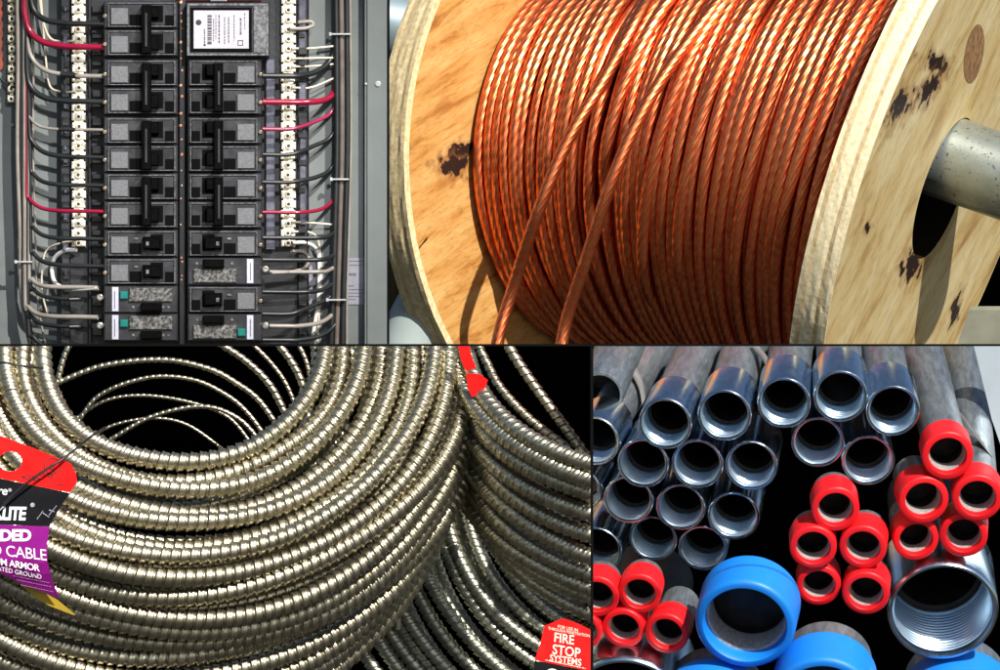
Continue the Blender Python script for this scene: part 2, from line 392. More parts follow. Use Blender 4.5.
# ---- wires
def wire(label, pts, r, m, cat='wire', tape=None):
    o = tube('wire', pts, r, m, None, sides=10, step=2.2)
    tag(o, label, cat, 'wires of the breaker panel')
    if tape:
        P = spline(pts); sel = P[(P[:, 0] > tape[0]) & (P[:, 0] < tape[1])]
        if len(sel) > 2:
            P2, _ = resample(sel, 1.5); v, q = sweep(P2, r * 1.35, 10)
            mesh_np('black_tape', Wn(v), q, M['wblack'], under(o), True)
    return o
def lwire(label, xb, yt, r, m, rad=26, d=-38, xe=107, sag=0, tape=None, y0=-20, db=-24):
    pts = [(xb, y0, db)]
    ys = yt - rad
    if ys > y0 + 12: pts += [(xb + .4, (y0 + ys) / 2, db - 1), (xb + .8, ys, db - 2)]
    pts += [(xb + rad * .18, yt - rad * .45, db - 4), (xb + rad * .6, yt - rad * .12 + sag * .4, (db + d) / 2 - 3), (xb + rad * 1.3, yt + sag, d - 2), (82, yt + .5, d - 6), (xe, yt + 1, d - 10)]
    return wire(label, pts, r, m, tape=tape)
def rwire(label, xb, yt, r, m, rad=26, d=-38, xe=263, sag=0, y0=-20, db=-7, rise=0):
    pts = [(xb, y0, db)]
    ys = yt - rad
    if ys > y0 + 12: pts += [(xb - .4, (y0 + ys) / 2, db - 1), (xb - .8, ys, db - 2)]
    pts += [(xb - rad * .18, yt - rad * .45, db - 4), (xb - rad * .6, yt - rad * .12 - rise * .5, (db + d) / 2 - 3), (max(xb - rad * 1.3, 299), yt - rise * .3 + sag, d - 2), (288, yt + .2, d - 6), (xe, yt, d - 10)]
    return wire(label, pts, r, m)
lwire('uppermost black wire on the left, curving in above the thick red one', 30, 24, 3.0, M['wblack'], 28, xe=106)
lwire('thick bright red wire into the top left breaker', 24.5, 47, 3.3, M['wred'], 34, sag=0)
lwire('whitish wire with a black tape band below the thick red wire', 27, 76, 2.3, M['wgrey'], 36, tape=(60, 78))
lwire('thick black wire into the second left breaker', 27, 101.5, 3.0, M['wblack'], 30)
lwire('thin whitish wire with a short black tape band', 28, 129.5, 1.5, M['wgrey'], 22, tape=(59, 77))
lwire('black wire just under the thin taped whitish wire', 29, 157, 2.4, M['wblack'], 30)
lwire('black wire above the thin pink wire on the left', 30, 185, 2.2, M['wblack'], 24)
lwire('thin pink red wire into the lowest left two pole breaker', 26, 211, 2.0, M['wred'], 26)
lwire('black wire into the upper left single breaker', 30, 238.5, 2.2, M['wblack'], 24)
lwire('black wire into the lower left single breaker', 30, 265.5, 2.3, M['wblack'], 26)
lwire('whitish wire to the screw beside the upper left teal button', 29, 287, 2.3, M['wgrey'], 18, xe=99)
lwire('black wire just under the upper whitish wire on the lower left', 30, 298.5, 2.0, M['wblack'], 22, xe=70)
lwire('long brownish white wire to the bottom left breaker', 25, 316.5, 2.4, M['wgrey'], 22, xe=99)
lwire('black wire just above the bottom edge on the left', 27, 326, 2.2, M['wblack'], 24, xe=70)
lwire('lowest black wire leaving the picture at the bottom left', 28, 352, 2.4, M['wblack'], 34, xe=80)
rwire('thick black wire, uppermost of those to the right column', 336, 76.5, 3.0, M['wblack'], 34)
rwire('thick bright red wire to the right column', 337, 102.5, 3.2, M['wred'], 20)
rwire('thinner faded red wire under the thick red one on the right', 338, 129.5, 2.0, M['wpink'], 38, rise=6)
rwire('black wire below the two red ones on the right', 338, 155, 2.2, M['wblack'], 40, rise=8)
rwire('black wire above the thin red one on the lower right', 336, 182.5, 2.2, M['wblack'], 30, rise=4)
rwire('thin red wire to the lowest right two pole breaker', 337, 212.5, 1.9, M['wred'], 26)
rwire('short black wire beside the right upper single breaker', 337, 238, 2.4, M['wblack'], 14)
rwire('black wire at the end of the right neutral bar', 337, 260, 2.4, M['wblack'], 14)
rwire('whitish wire to the screw of the breaker without a teal button', 336, 272, 2.0, M['wgrey'], 12, xe=270)
rwire('black wire passing over the foot of the paper label', 337, 292, 2.3, M['wblack'], 22)
rwire('black wire curving down past the foot of the paper label', 338, 314, 2.4, M['wblack'], 40, rise=8)
rwire('whitish wire to the bottom right breaker', 339, 326, 2.2, M['wgrey'], 30, xe=270)
rwire('lowest black wire on the right of the breakers', 341, 340, 2.3, M['wblack'], 34)
for i, (x, m, r, lb) in enumerate([(17.5, 'wgrey', 2.2, 'grey vertical wire at the outer edge of the left bundle'), (21, 'wblack', 2.2, 'black vertical wire of the left bundle beside the grey one'), (33, 'wgrey', 1.2, 'thin pale vertical wire inside the left bundle')]):
    wire(lb, [(x, -20, -20), (x + 1, 60, -22), (x + .5, 150, -22), (x + 3, 230, -22), (x + 5, 300, -20), (x + 16, 360, -18)], r, M[m])
for i, (x, m, r, lb) in enumerate([(336, 'wblack', 3.2, 'thick black vertical cable nearest the breakers in the right bundle'), (341, 'wbrown', 2.4, 'brownish vertical cable in the middle of the right bundle'), (346.5, 'wblack', 3.0, 'black vertical cable at the outer side of the right bundle'), (350, 'wgrey', 1.3, 'thin pale vertical cable at the outermost right of the bundle')]):
    wire(lb, [(x, -20, -12 - 3 * (i % 2)), (x + .8, 60, -14), (x + 1, 150, -14), (x - 1, 230, -13), (x - 3, 300, -12), (x - 6 + i * 1.0, 365, -11)], r, M[m])
# thin cream neutrals
for k, (y, x1, y1, lb) in enumerate([(49, 338, 46, 'uppermost'), (59, 337, 58, 'second'), (67, 337, 64, 'third'), (88, 337, 77, 'fourth and most slanted')]):
    wire('thin cream wire from the upper right neutral bar, %s of the four' % lb, [(292, y, -33), (312, y - .5, -18), (x1, y1, -12)], 1.1, M['wcream'])
wire('short grey hook of wire at the top of the right neutral bar', [(290, 29, -34), (304, 29, -30), (313, 26, -26), (311, 22, -24), (298, 23, -30)], 1.9, M['wgrey'])
wire('thin cream wire low on the right neutral bar', [(292, 222, -33), (312, 223, -18), (336, 225, -10)], 1.1, M['wcream'])
wire('thin cream wire looping down beside the paper label', [(292, 232, -33), (308, 232, -18), (318, 240, -10), (321, 270, -8), (320, 300, -8), (317, 350, -8)], 1.1, M['wcream'])
wire('thick white wire looping over the paper label', [(292, 243, -33), (306, 243, -20), (316, 249, -12), (319, 262, -8), (318, 300, -8), (313, 335, -8)], 2.0, M['wwhite'])
wire('white wire curling from the right neutral bar foot to the breakers', [(292, 251, -33), (303, 252, -24), (309, 258, -22), (305, 268, -30), (290, 272, -44), (272, 273, -52)], 1.7, M['wgrey'])
wire('thick white wire curling at the foot of the left neutral bar', [(77, 250, -33), (65, 251, -24), (55, 258, -14), (52, 270, -10), (56, 283, -20), (70, 289, -38), (98, 288, -48)], 2.2, M['wwhite'])
wire('thin cream wire curling at the foot of the left neutral bar', [(77, 241, -33), (62, 243, -20), (48, 249, -10), (43, 262, -8), (42, 290, -8), (47, 312, -8)], 1.0, M['wcream'])
wire('thin cream wire at the top of the left neutral bar', [(77, 41, -33), (62, 42, -20), (50, 38, -10), (43, 20, -8), (38, -15, -8)], 1.4, M['wcream'])
wire('cream wire under the thick red wire reaching the left neutral bar', [(77, 92, -33), (62, 92, -20), (50, 86, -10), (46, 60, -8), (42, 10, -8), (40, -20, -8)], 1.1, M['wcream'])
wire('thin dark wire curling in from the far left edge', [(-10, 70, -6), (2, 80, -8), (10, 87, -12), (20, 86, -16)], 1.3, M['wblack'])
for (x0, x1, y, lb, gg) in [(329, 351, 34.5, 'grey cable tie at the top of the right wire bundle', -19), (330, 349, 179.5, 'thin grey cable tie halfway down the right wire bundle', -19), (326, 346, 300, 'grey cable tie at the foot of the right wire bundle', -19), (15, 33, 262, 'grey cable tie around the lower left wire bundle', -29)]:
    o = boxes('cable_tie', [(x0, x1, y - .9, y + .9, gg - 1.4, gg + 2, .4), (x0, x0 + 2.6, y - 1.8, y + 1.8, gg - 2.4, gg + 2, .5)], M['screwgrey'], None)
    tag(o, lb, 'cable tie')
# ================================================================== PANEL B: copper on a wooden spool
CUR = 'B'
def wood(name, c1, c2, c3, ang, spots, rough=0.6, gs=16, nrm=(0, 0, 1)):
    """plywood face: long grain streaks; spots = dark knots/stains (local metres x,z, rx, rz, rot)"""
    m, nt, b = new_mat(name)
    tc = nd(nt, 'ShaderNodeTexCoord')
    mr0 = nd(nt, 'ShaderNodeMapping'); mr0.inputs['Rotation'].default_value = (0, ang, 0); nt.links.new(tc.outputs['Object'], mr0.inputs['Vector'])
    mp = nd(nt, 'ShaderNodeMapping'); mp.inputs['Scale'].default_value = (gs * 5.0, gs, gs * .28)
    nt.links.new(mr0.outputs[0], mp.inputs['Vector'])
    n1 = noise(nt, mp.outputs[0], 1.0, 5, .62, .5)
    mp2 = nd(nt, 'ShaderNodeMapping'); mp2.inputs['Scale'].default_value = (420, 120, 16)
    nt.links.new(mr0.outputs[0], mp2.inputs['Vector'])
    n2 = noise(nt, mp2.outputs[0], 1.0, 4, .6, .3)
    c = mix(nt, ramp(nt, n1, [(.32, 0), (.6, 1)]), c1, c2)
    c = mix(nt, ramp(nt, n1, [(.56, 0), (.72, .9)]), c, c3)
    c = mix(nt, ramp(nt, n2, [(.5, 0), (.75, .45)]), c, tuple(q * .55 for q in c3))
    for (sx, sz, rx, rz, rot) in spots:
        ms = nd(nt, 'ShaderNodeMapping', vector_type='TEXTURE'); ms.inputs['Location'].default_value = (sx, 0, sz); ms.inputs['Rotation'].default_value = (0, rot, 0)
        ms.inputs['Scale'].default_value = (rx, 10, rz); nt.links.new(tc.outputs['Object'], ms.inputs['Vector'])
        ln = nd(nt, 'ShaderNodeVectorMath', operation='LENGTH'); nt.links.new(ms.outputs[0], ln.inputs[0])
        ns = noise(nt, tc.outputs['Object'], 75, 3, .55)
        sb = nd(nt, 'ShaderNodeMath', operation='MULTIPLY_ADD'); sb.inputs[1].default_value = 2.8; nt.links.new(ns, sb.inputs[0])
        nt.links.new(ln.outputs['Value'], sb.inputs[2])
        f = ramp(nt, sb.outputs[0], [(.0, 0), (1.0, 0)])
        mr = nd(nt, 'ShaderNodeMapRange'); mr.inputs['From Min'].default_value = 2.0; mr.inputs['From Max'].default_value = 2.15; mr.inputs['To Min'].default_value = 1; mr.inputs['To Max'].default_value = 0
        nt.links.new(sb.outputs[0], mr.inputs[0])
        mh = nd(nt, 'ShaderNodeMapRange'); mh.inputs['From Min'].default_value = 1.9; mh.inputs['From Max'].default_value = 2.75; mh.inputs['To Min'].default_value = .75; mh.inputs['To Max'].default_value = 0
        nt.links.new(sb.outputs[0], mh.inputs[0]); c = mix(nt, mh.outputs[0], c, (.20, .075, .02))
        c = mix(nt, mr.outputs[0], c, (.018, .007, .004))
    nt.links.new(c, b.inputs['Base Color']); b.inputs['Roughness'].default_value = rough; b.inputs['Specular IOR Level'].default_value = .3
    bump(nt, b, n2, .35, .0008)
    return m
# spool geometry: two flanges, axis leaning toward the viewer on the right
nL = np.array([.76, 0.0, -.65]); nL /= np.linalg.norm(nL)
nR = np.array([.906, .32, -.277]); nR /= np.linalg.norm(nR)
cL = np.array([593.0, 160, 95]); cR = np.array([911.0, 168, -95])
def circ_frame(n):
    # e1 points to the left/front limit of the ring, e2 is "down"
    dn = np.array([0, 1.0, 0]); e2 = dn - n * (dn @ n); e2 /= np.linalg.norm(e2); e1 = np.cross(e2, n); e1 /= np.linalg.norm(e1)
    if e1[2] > 0: e1 = -e1
    return e1, e2
def flange(c, n, R, thick, hole, hoff, mface, medge, parent, name, back):
    """disc with a hole, ragged plywood edge; c = centre of the inner face, thickness grows along n*back"""
    e1, e2 = circ_frame(n); N = 240; th = np.linspace(0, 2 * np.pi, N, endpoint=False)
    def ring(r, off, cc=(0, 0)):
        r = np.broadcast_to(r, th.shape)
        return c + n * off + (cc[0] + r * np.cos(th))[:, None] * e1 + (cc[1] + r * np.sin(th))[:, None] * e2
    lay = 9; rings = []; sg = back
    rings.append(ring(hole, 0, hoff)); rings.append(ring(R - 8, 0)); rings.append(ring(R - 1.2, 0))
    for i in range(lay):
        g = .5 * math.sin(i * 2.1) + 0.5
        rag = np.convolve(rng.normal(0, 1, N + 4), np.ones(3) / 3, 'same')[2:-2] * .45
        rings.append(ring(R + g * .5 + rag, sg * thick * i / (lay - 1)))
    rings.append(ring(R - 1.2, sg * thick)); rings.append(ring(R - 8, sg * thick)); rings.append(ring(hole, sg * thick, hoff))
    v = np.concatenate(rings); f = []; mi = []; K = len(rings)
    for k in range(K):
        for i in range(N):
            j = (i + 1) % N; k2 = (k + 1) % K
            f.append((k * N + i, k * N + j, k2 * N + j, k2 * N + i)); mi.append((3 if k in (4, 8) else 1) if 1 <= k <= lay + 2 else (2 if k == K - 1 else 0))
    return mesh_np(name, Wn(v), f, [mface, medge, M['bore_shade'], M['medge_dk']], parent, False, midx=mi)
M['bore_shade'] = mat('painted_shade_bore_wood', (0.008, 0.006, 0.004), (0.014, 0.009, 0.005), rough=0.9, scale=80, spec=.1)  # near-black colour paints in the shade on the hole walls of the flanges
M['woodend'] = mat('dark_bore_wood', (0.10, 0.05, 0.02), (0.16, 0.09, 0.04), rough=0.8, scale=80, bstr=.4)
M['medge_dk'] = mat('darker_plywood_layer', (0.60, 0.47, 0.26), (0.46, 0.33, 0.16), rough=0.8, scale=160, bstr=.4, bdist=.0008, detail=5)
M['medge'] = mat('plywood_edge', (0.74, 0.62, 0.36), (0.54, 0.40, 0.19), rough=0.75, scale=190, stretch=(1, 1, 1), bstr=.5, bdist=.0008, detail=6)
M['medge2'] = mat('pale_plywood_edge', (0.80, 0.70, 0.45), (0.60, 0.48, 0.26), rough=0.8, scale=260, bstr=.5, bdist=.0005, detail=6, lo=.4, hi=.75)
spoolbase = W(740, 420, 60)
def loc(x, y): 
    a = W(x, y) - Vector(spoolbase); return a.x, a.z
def sp(x, y, rx, ry, rot=0):
    a = loc(x, y); return (a[0], a[1], rx * .001, ry * .001, rot)
wl = wood('amber_plywood_face', (.60, .36, .125), (.47, .22, .05), (.26, .09, .018), math.radians(-58),
          [sp(462, 150, 30, 9, -.45), sp(450, 168, 20, 13, 0), sp(424, 243, 13, .9, -.9)])
wr = wood('pale_plywood_face', (.64, .54, .31), (.52, .37, .15), (.30, .17, .055), math.radians(-30),
          [sp(931, 68, 17, 13, .5), sp(922, 92, 22, 9, 2.1), sp(893, 112, 24, 11, 2.1), sp(909, 265, 12, 20, .35), sp(897, 62, 7, 16, .5), sp(957, 310, 5, 20, .3), sp(862, 231, 4, 8, .3), sp(884, 40, 6, 14, .4)])
spool = thing('wooden_spool', 'big wooden cable spool with plywood flanges on a steel pipe', 'cable spool', spoolbase)
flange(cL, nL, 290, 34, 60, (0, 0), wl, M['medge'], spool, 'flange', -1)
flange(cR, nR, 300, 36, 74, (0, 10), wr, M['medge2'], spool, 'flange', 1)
# knot plug in the right flange
def on_disc(c, n, x, y, off=0):
    d = (-(n[0] * (x - c[0]) + n[1] * (y - c[1]))) / n[2] + c[2]
    return np.array([x, y, d]) + n * off
cO = cR + nR * 36
e1, e2 = circ_frame(nR)
kc = on_disc(cO, nR, 970, 56, .9); K = 30; pts = [kc]
for k in range(K):
    a = 2 * math.pi * k / K; pts.append(on_disc(cO, nR, 970 + 8.5 * math.cos(a) - 4 * math.sin(a) * -1 * -.9, 56 + 27 * math.sin(a), .5))
for k in range(K):
    a = 2 * math.pi * k / K; pts.append(on_disc(cO, nR, 970 + 10 * math.cos(a) - 3.9 * math.sin(a), 56 + 29 * math.sin(a), .3))
f = [(0, 1 + (k + 1) % K, 1 + k) for k in range(K)] + [(1 + k, 1 + (k + 1) % K, 1 + K + (k + 1) % K, 1 + K + k) for k in range(K)]
M['knot'] = mat('brown_knot_wood', (.16, .07, .022), (.34, .20, .085), rough=.7, scale=130, stretch=(5, 1, .5), bstr=.6)
mesh_np('knot', Wn(pts), f, M['knot'], spool, True)
# drum under the winding
def turn_params(s):
    n = nL * (1 - s) + nR * s; n /= np.linalg.norm(n)
    c = (cL + nL * 7) * (1 - s) + (cR - nR * 7) * s
    bow = math.sin(math.pi * s)
    c = c + np.array([0, -6 * bow, 0])
    return c, n, 190 + 45 * s ** 1.1
def turn_pts(s0, s1, dR=0, fade=False, N=300, t0=-2.0, t1=2.0, wob=0.0, ph=0.0, dsh=None):
    t = np.linspace(t0, t1, N); out = []
    for i, a in enumerate(t):
        u = (i / (N - 1)); s = s0 + (s1 - s0) * u
        if dsh is not None: s = s + dsh(a)
        c, n, R = turn_params(s); e1, e2 = circ_frame(n)
        if fade: dd = dR - (dR + 16) * (1 - min(1, (1 - u) / .22)) ** 2
        else: dd = dR
        r = R + dd + wob * math.sin(3 * a + ph) + wob * .6 * math.sin(7 * a + 2 * ph)
        out.append(c + r * (math.cos(a) * e1 + math.sin(a) * e2))
    return np.array(out)
def drum(dR, name, m, parent):
    S = 14; N = 120; rows = []
    for i in range(S):
        c, n, R = turn_params(-0.02 + 1.04 * i / (S - 1)); e1, e2 = circ_frame(n)
        th = np.linspace(0, 2 * np.pi, N, endpoint=False); rows.append(c + (R + dR) * (np.cos(th)[:, None] * e1 + np.sin(th)[:, None] * e2))
    v = np.concatenate(rows); q = [(i * N + j, i * N + (j + 1) % N, (i + 1) * N + (j + 1) % N, (i + 1) * N + j) for i in range(S - 1) for j in range(N)]
    return mesh_np(name, Wn(v), q, m, parent)
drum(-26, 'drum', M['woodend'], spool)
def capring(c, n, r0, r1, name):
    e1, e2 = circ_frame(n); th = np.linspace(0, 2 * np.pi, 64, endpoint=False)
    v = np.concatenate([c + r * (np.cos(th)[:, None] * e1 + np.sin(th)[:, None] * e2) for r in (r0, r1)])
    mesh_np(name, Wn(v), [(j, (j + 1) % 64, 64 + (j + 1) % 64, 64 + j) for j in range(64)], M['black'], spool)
capring(cR + nR * 1.5, nR, 30, 214, 'dark_hole_plug')  # added black disc, its colour stands in for shade inside the axle hole
def copper(name, c1, c2, r, metal=1.0):
    return mat(name, c1, c2, metal=metal, rough=r, rough2=r + .14, scale=150, stretch=(1, 1, 1), bstr=.25, bdist=.0006, lo=.3, hi=.7)
M['cu'] = copper('bare_copper', (.95, .305, .115), (.66, .12, .042), .29, .97)
def strand(P, r, step=3.4, sides=50, lay=135, ph=0.0):
    P, s = resample(P, step); th = np.linspace(0, 2 * np.pi, sides, endpoint=False)
    ang = th[None, :] - 2 * np.pi * s[:, None] / lay + ph
    R = r * (.80 + .22 * np.sqrt(np.abs(np.sin(5 * ang)) + .001))
    return sweep(P, R, sides)
cable = thing('copper_cable', 'bare twisted copper cable wound around the wooden spool', 'cable', W(740, 400, 0))
tp = []; s = 0.012; k = 0
while s < 1.0:
    w_ = 9.0 + 1.9 * s; c0, n0, _ = turn_params(s)
    ph = random.uniform(0, 6.28)
    sk = random.uniform(-.012, .012); dR = random.uniform(-2.0, 2.0)
    lean = 0.0
    tp.append(strand(turn_pts(s - .008 + sk * .3, s + .012 + sk, dR, wob=1.0, ph=ph, dsh=(lambda a, q=random.uniform(-.006, .006), z=ph: q * math.sin(2.3 * a + z))), w_ / 2 * 1.17, ph=ph, lay=135))
    gap = 1.0
    if k in (11, 12): gap = 2.0
    elif k in (18, 24, 30, 34): gap = 1.28
    s += gap * (w_ / 375.0) * random.uniform(.96, 1.05); k += 1
v, q = join_q(tp); mesh_np('winding', Wn(v), q, M['cu'], cable)
tp = []; s = 0.03
while s < .98:
    tp.append(strand(turn_pts(s, s - .02, -11.5, N=220, wob=1, ph=s * 50), 6.6, step=6, sides=24, lay=135)); s += .038
v, q = join_q(tp); mesh_np('lower_winding', Wn(v), q, M['cu'], cable)
# slanting turns that cross over the top of the winding
tp = []
for (sa, sb, t0, t1, lift) in [(.60, .47, -1.6, 1.0, 6), (.45, .37, -1.6, .3, 6), (.66, .59, -1.6, .9, 5)]:
    tp.append(strand(turn_pts(sa, sb, lift, fade=True, N=200, t0=t0, t1=t1, wob=.8, ph=sa * 9), 6.6))
v, q = join_q(tp); mesh_np('crossing_turns', Wn(v), q, M['cu'], cable)
sg_, tg_ = np.meshgrid(np.linspace(0, 1, 60), np.linspace(-1.5, 1.3, 160)); SURF = []
for a_, b_ in zip(sg_.ravel(), tg_.ravel()):
    c_, n_2, R_ = turn_params(a_); f1, f2 = circ_frame(n_2); SURF.append(c_ + (R_ + 5) * (math.cos(b_) * f1 + math.sin(b_) * f2))
SURF = np.array(SURF)
def on_winding(x, y, lift):
    yq = min(y, 290)
    dd = (SURF[:, 0] - x) ** 2 + (SURF[:, 1] - yq) ** 2; near = SURF[dd < max(dd.min() * 1.5, 30)]
    return (x, y, near[:, 2].min() - lift)
for pts, ll in (([(668, -34, 3), (636, 22, 5), (603, 82, 14), (566, 145, 44), (537, 215, 76), (514, 285, 100), (499, 335, 115), (494, 370, 120)], 1),
            ([(748, -34, 3), (705, 20, 5), (664, 76, 14), (634, 128, 36), (608, 190, 60), (586, 258, 84), (566, 320, 100), (557, 370, 110)], 1)):
    v, q = strand(spline([on_winding(*p) for p in pts]), 6.2, lay=110); mesh_np('loose_strand', Wn(v), q, M['cu'], cable)
# steel pipe through the spool
def galv(name, c1, c2, dark, r=.4, sc=70, metal=.85, dens=.55):
    m, nt, b = new_mat(name); v = coords(nt)
    n1 = noise(nt, v, sc, 5, .6); c = mix(nt, ramp(nt, n1, [(.35, 0), (.65, 1)]), c1, c2)
    n2 = noise(nt, v, sc * 9, 3, .7); c = mix(nt, ramp(nt, n2, [(dens, 0), (dens + .08, 1)]), c, dark)
    nt.links.new(c, b.inputs['Base Color']); b.inputs['Metallic'].default_value = metal; b.inputs['Roughness'].default_value = r
    bump(nt, b, n2, .3, .0006); return m
M['axle'] = galv('speckled_galvanised_steel', (.36, .42, .39), (.50, .55, .51), (.10, .12, .105), .33, 26, .8, .60)
ax = thing('steel_pipe', 'speckled grey steel pipe carrying the wooden spool', 'pipe', W(960, 205, -120))
a0 = np.array([958, 163, -115.0]) - nR * 420; a1 = np.array([958, 163, -115.0]) + nR * 62
L = np.linalg.norm(a1 - a0); n_ = int(L / 8)
P = np.array([a0 + (a1 - a0) * i / n_ for i in range(n_ + 1)])
v, q = sweep(P, 42, 64); mesh_np('pipe_wall', Wn(v), q, M['axle'], ax)
# things behind the spool
M['bluegrey'] = mat('blurred_blue_grey_steel', (.34, .42, .44), (.22, .29, .30), metal=.5, rough=.45, scale=8)
M['hose'] = mat('pale_grey_green_hose', (.30, .36, .345), (.37, .43, .415), metal=.0, rough=.45, scale=10)
o = tube('background_pipe', [(330, 14, 300), (420, 26, 300), (520, 36, 300)], 36, M['bluegrey'], None, sides=40, smoothpts=False, step=8); tag(o, 'blue grey steel pipe behind the upper left rim of the spool', 'pipe')
o = tube('grey_hose', [(392, 470, -40), (398, 400, -42), (410, 345, -45), (432, 300, -35), (470, 262, 20), (520, 240, 80)], 31, M['hose'], None, sides=40); tag(o, 'smooth pale grey hose bending behind the lower left rim of the spool', 'hose')
M['leafdim'] = mat('olive_green_cloth', (.05, .055, .01), (.09, .045, .01), rough=.9, scale=20)
o = tube('olive_bundle', [(380, 330, 330), (396, 285, 330), (400, 240, 335), (380, 215, 340)], 15, M['leafdim'], None, sides=20); tag(o, 'dim olive green bundle at the left edge behind the spool', 'bundle')
M['concrete'] = mat('pale_grey_green_block', (.12, .125, .09), (.17, .17, .13), rough=.8, scale=30)
o = boxes('concrete_block', [(930, 1080, 306, 420, 140, 220, 4)], M['concrete']); tag(o, 'pale grey block behind the lower right rim of the spool', 'block')
# ================================================================== PANEL C: coils of armored cable
CUR = 'C'
def armour_mat(name, c1, c2, r):
    m, nt, b = new_mat(name); v = coords(nt)
    n = noise(nt, v, 110, 4, .6); nt.links.new(mix(nt, ramp(nt, n, [(.35, 0), (.65, 1)]), c1, c2), b.inputs['Base Color'])
    b.inputs['Metallic'].default_value = 1.0
    mr = nd(nt, 'ShaderNodeMapRange'); mr.inputs['To Min'].default_value = r; mr.inputs['To Max'].default_value = r + .16
    nt.links.new(n, mr.inputs[0]); nt.links.new(mr.outputs[0], b.inputs['Roughness'])
    bump(nt, b, noise(nt, v, 420, 3, .6), .22, .0006); return m
M['arm'] = armour_mat('brushed_steel_armour', (.56, .51, .38), (.33, .30, .21), .30)
M['arm2'] = armour_mat('grey_green_steel_armour', (.52, .52, .42), (.34, .34, .27), .30)
def armour(P, r, pitch=9.7, sides=16, per=11, ph=0.0, dirn=1):
    P, s = resample(P, pitch / per); th = np.linspace(0, 2 * np.pi, sides, endpoint=False)
    u = (s[:, None] / pitch + dirn * th[None, :] / (2 * np.pi) + ph) % 1.0
    prof = np.interp(u, [0, .12, .26, .48, .68, .82, .92, 1.0], [.72, .75, .91, .97, .95, 1.06, 1.12, .72])
    return sweep(P, r * prof, sides)
def ring_pts(cx, cy, R, asp, h=0, d0=0, t0=-25, t1=205, ex=1.0, wob=1.5, seed=0, N=260, shift=(0, 0)):
    wob = wob * 1.5
    s_ = math.sqrt(1 - asp * asp); t = np.radians(np.linspace(t0, t1, N)); g = np.random.default_rng(seed)
    a, b2, c2 = g.uniform(0, 6.28, 3); w = wob * (np.sin(2 * t + a) + .6 * np.sin(5 * t + b2)); wh = wob * 1.2 * np.sin(3 * t + c2)
    r = R + w; hh = h + wh
    x = cx + shift[0] + r * np.cos(t); yy = r * np.sin(t)
    return np.stack([x, cy + shift[1] + yy * asp + hh * s_, d0 - yy * s_ + hh * asp], 1)
def coil(name, label, loc, turns, m, r, pitch, **kw):
    t = thing(name, label, 'cable coil', W(*loc))
    for i, grp in enumerate(turns):
        ps = [armour(ring_pts(seed=i * 100 + j, **{**kw, **g}), g_r or r, pitch, ph=random.random()) for j, (g, g_r) in enumerate(grp)]
        v, q = join_q(ps); mesh_np('winding' if i == 0 else 'inner_winding', Wn(v), q, m, t)
    return t
top = [(143, 0), (160, 12), (177.5, 3), (196, 18), (214, 6), (233, 17), (251, 8), (268, 20)]
outer = [(dict(R=R, h=h), None) for R, h in top]
for R, h, sx in [(281, 38, -1), (290, 56, -6), (295, 76, -9), (300, 94, -14), (305, 113, -20), (312, 130, -29), (318, 148, -38), (326, 165, -50), (333, 182, -62), (342, 198, -74)]:
    outer.append((dict(R=R, h=h, shift=(sx, 0), wob=2.5), None))
for R, h in [(151, 34), (169, 32), (187, 40), (206, 38), (224, 36), (243, 38), (260, 42), (272, 62), (280, 84), (284, 104), (288, 124)]:
    outer.append((dict(R=R, h=h + 10), 7.6))
inner = [(dict(R=R, h=h, t0=150, t1=400, wob=5), rr) for R, h, rr in [(141, 38, 4.5), (136, 92, 4.5), (138, 150, 3.6), (133, 200, 4.2), (120, 262, 2.8), (126, 290, 4.0)]]
inner = inner[:1]
c1 = coil('armored_cable_coil', 'big front coil of ribbed steel armored cable with an open dark centre', (183, 700, 120), [outer, inner], M['arm'], 9.5, 9.8, cx=182, cy=346, asp=.81)
o2 = [(dict(R=R, h=h), None) for R, h in [(260, 0), (268, 12), (263, 38), (267, 62), (264, 86), (268, 108), (263, 130), (266, 150)]]
o2 += [(dict(R=R, h=h), 8.0) for R, h in [(252, 24), (252, 50), (252, 74), (250, 98), (250, 122), (248, 146), (256, 170), (250, 190)]]
coil('armored_cable_coil', 'coil of ribbed armored cable on the right, sloping down behind the front coil', (720, 700, 200), [o2], M['arm'], 8.8, 10.2, cx=722, cy=334, asp=.57, d0=60, t0=60, t1=171)
o3 = [(dict(R=R, h=h), None) for R, h in [(163, 4), (182, 0), (200, 6), (222, 0), (234, 8), (262, 2), (273, 12), (298, 0), (318, 6), (336, 2), (354, 8)]]
o3 += [(dict(R=R, h=h), 6.2) for R, h in [(172, 34), (192, 40), (212, 36), (244, 44), (252, 26), (285, 40), (306, 36), (328, 36), (346, 38)]]
coil('armored_cable_coil', 'greenish grey lower coil of armored cable below the right coil', (664, 740, 300), [o3], M['arm2'], 7.0, 8.6, cx=664, cy=478, asp=.95, d0=205, t0=60, t1=190)
v, q = armour(spline([(498, 325, 250), (508, 345, 250), (522, 368, 248), (546, 402, 246), (573, 438, 244), (590, 462, 240)]), 5.4, 9.0)
o = mesh_np('cable_end', Wn(v), q, M['arm']); tag(o, 'single thin run of armored cable crossing the dark gap at the upper right', 'cable')
v, q = armour(spline([(470, 330, 270), (486, 362, 262), (500, 388, 250), (530, 420, 240), (570, 450, 236)]), 4.6, 9.0)
o = mesh_np('cable_end', Wn(v), q, M['arm']); tag(o, 'short dim run of armored cable beside the small red tag', 'cable')
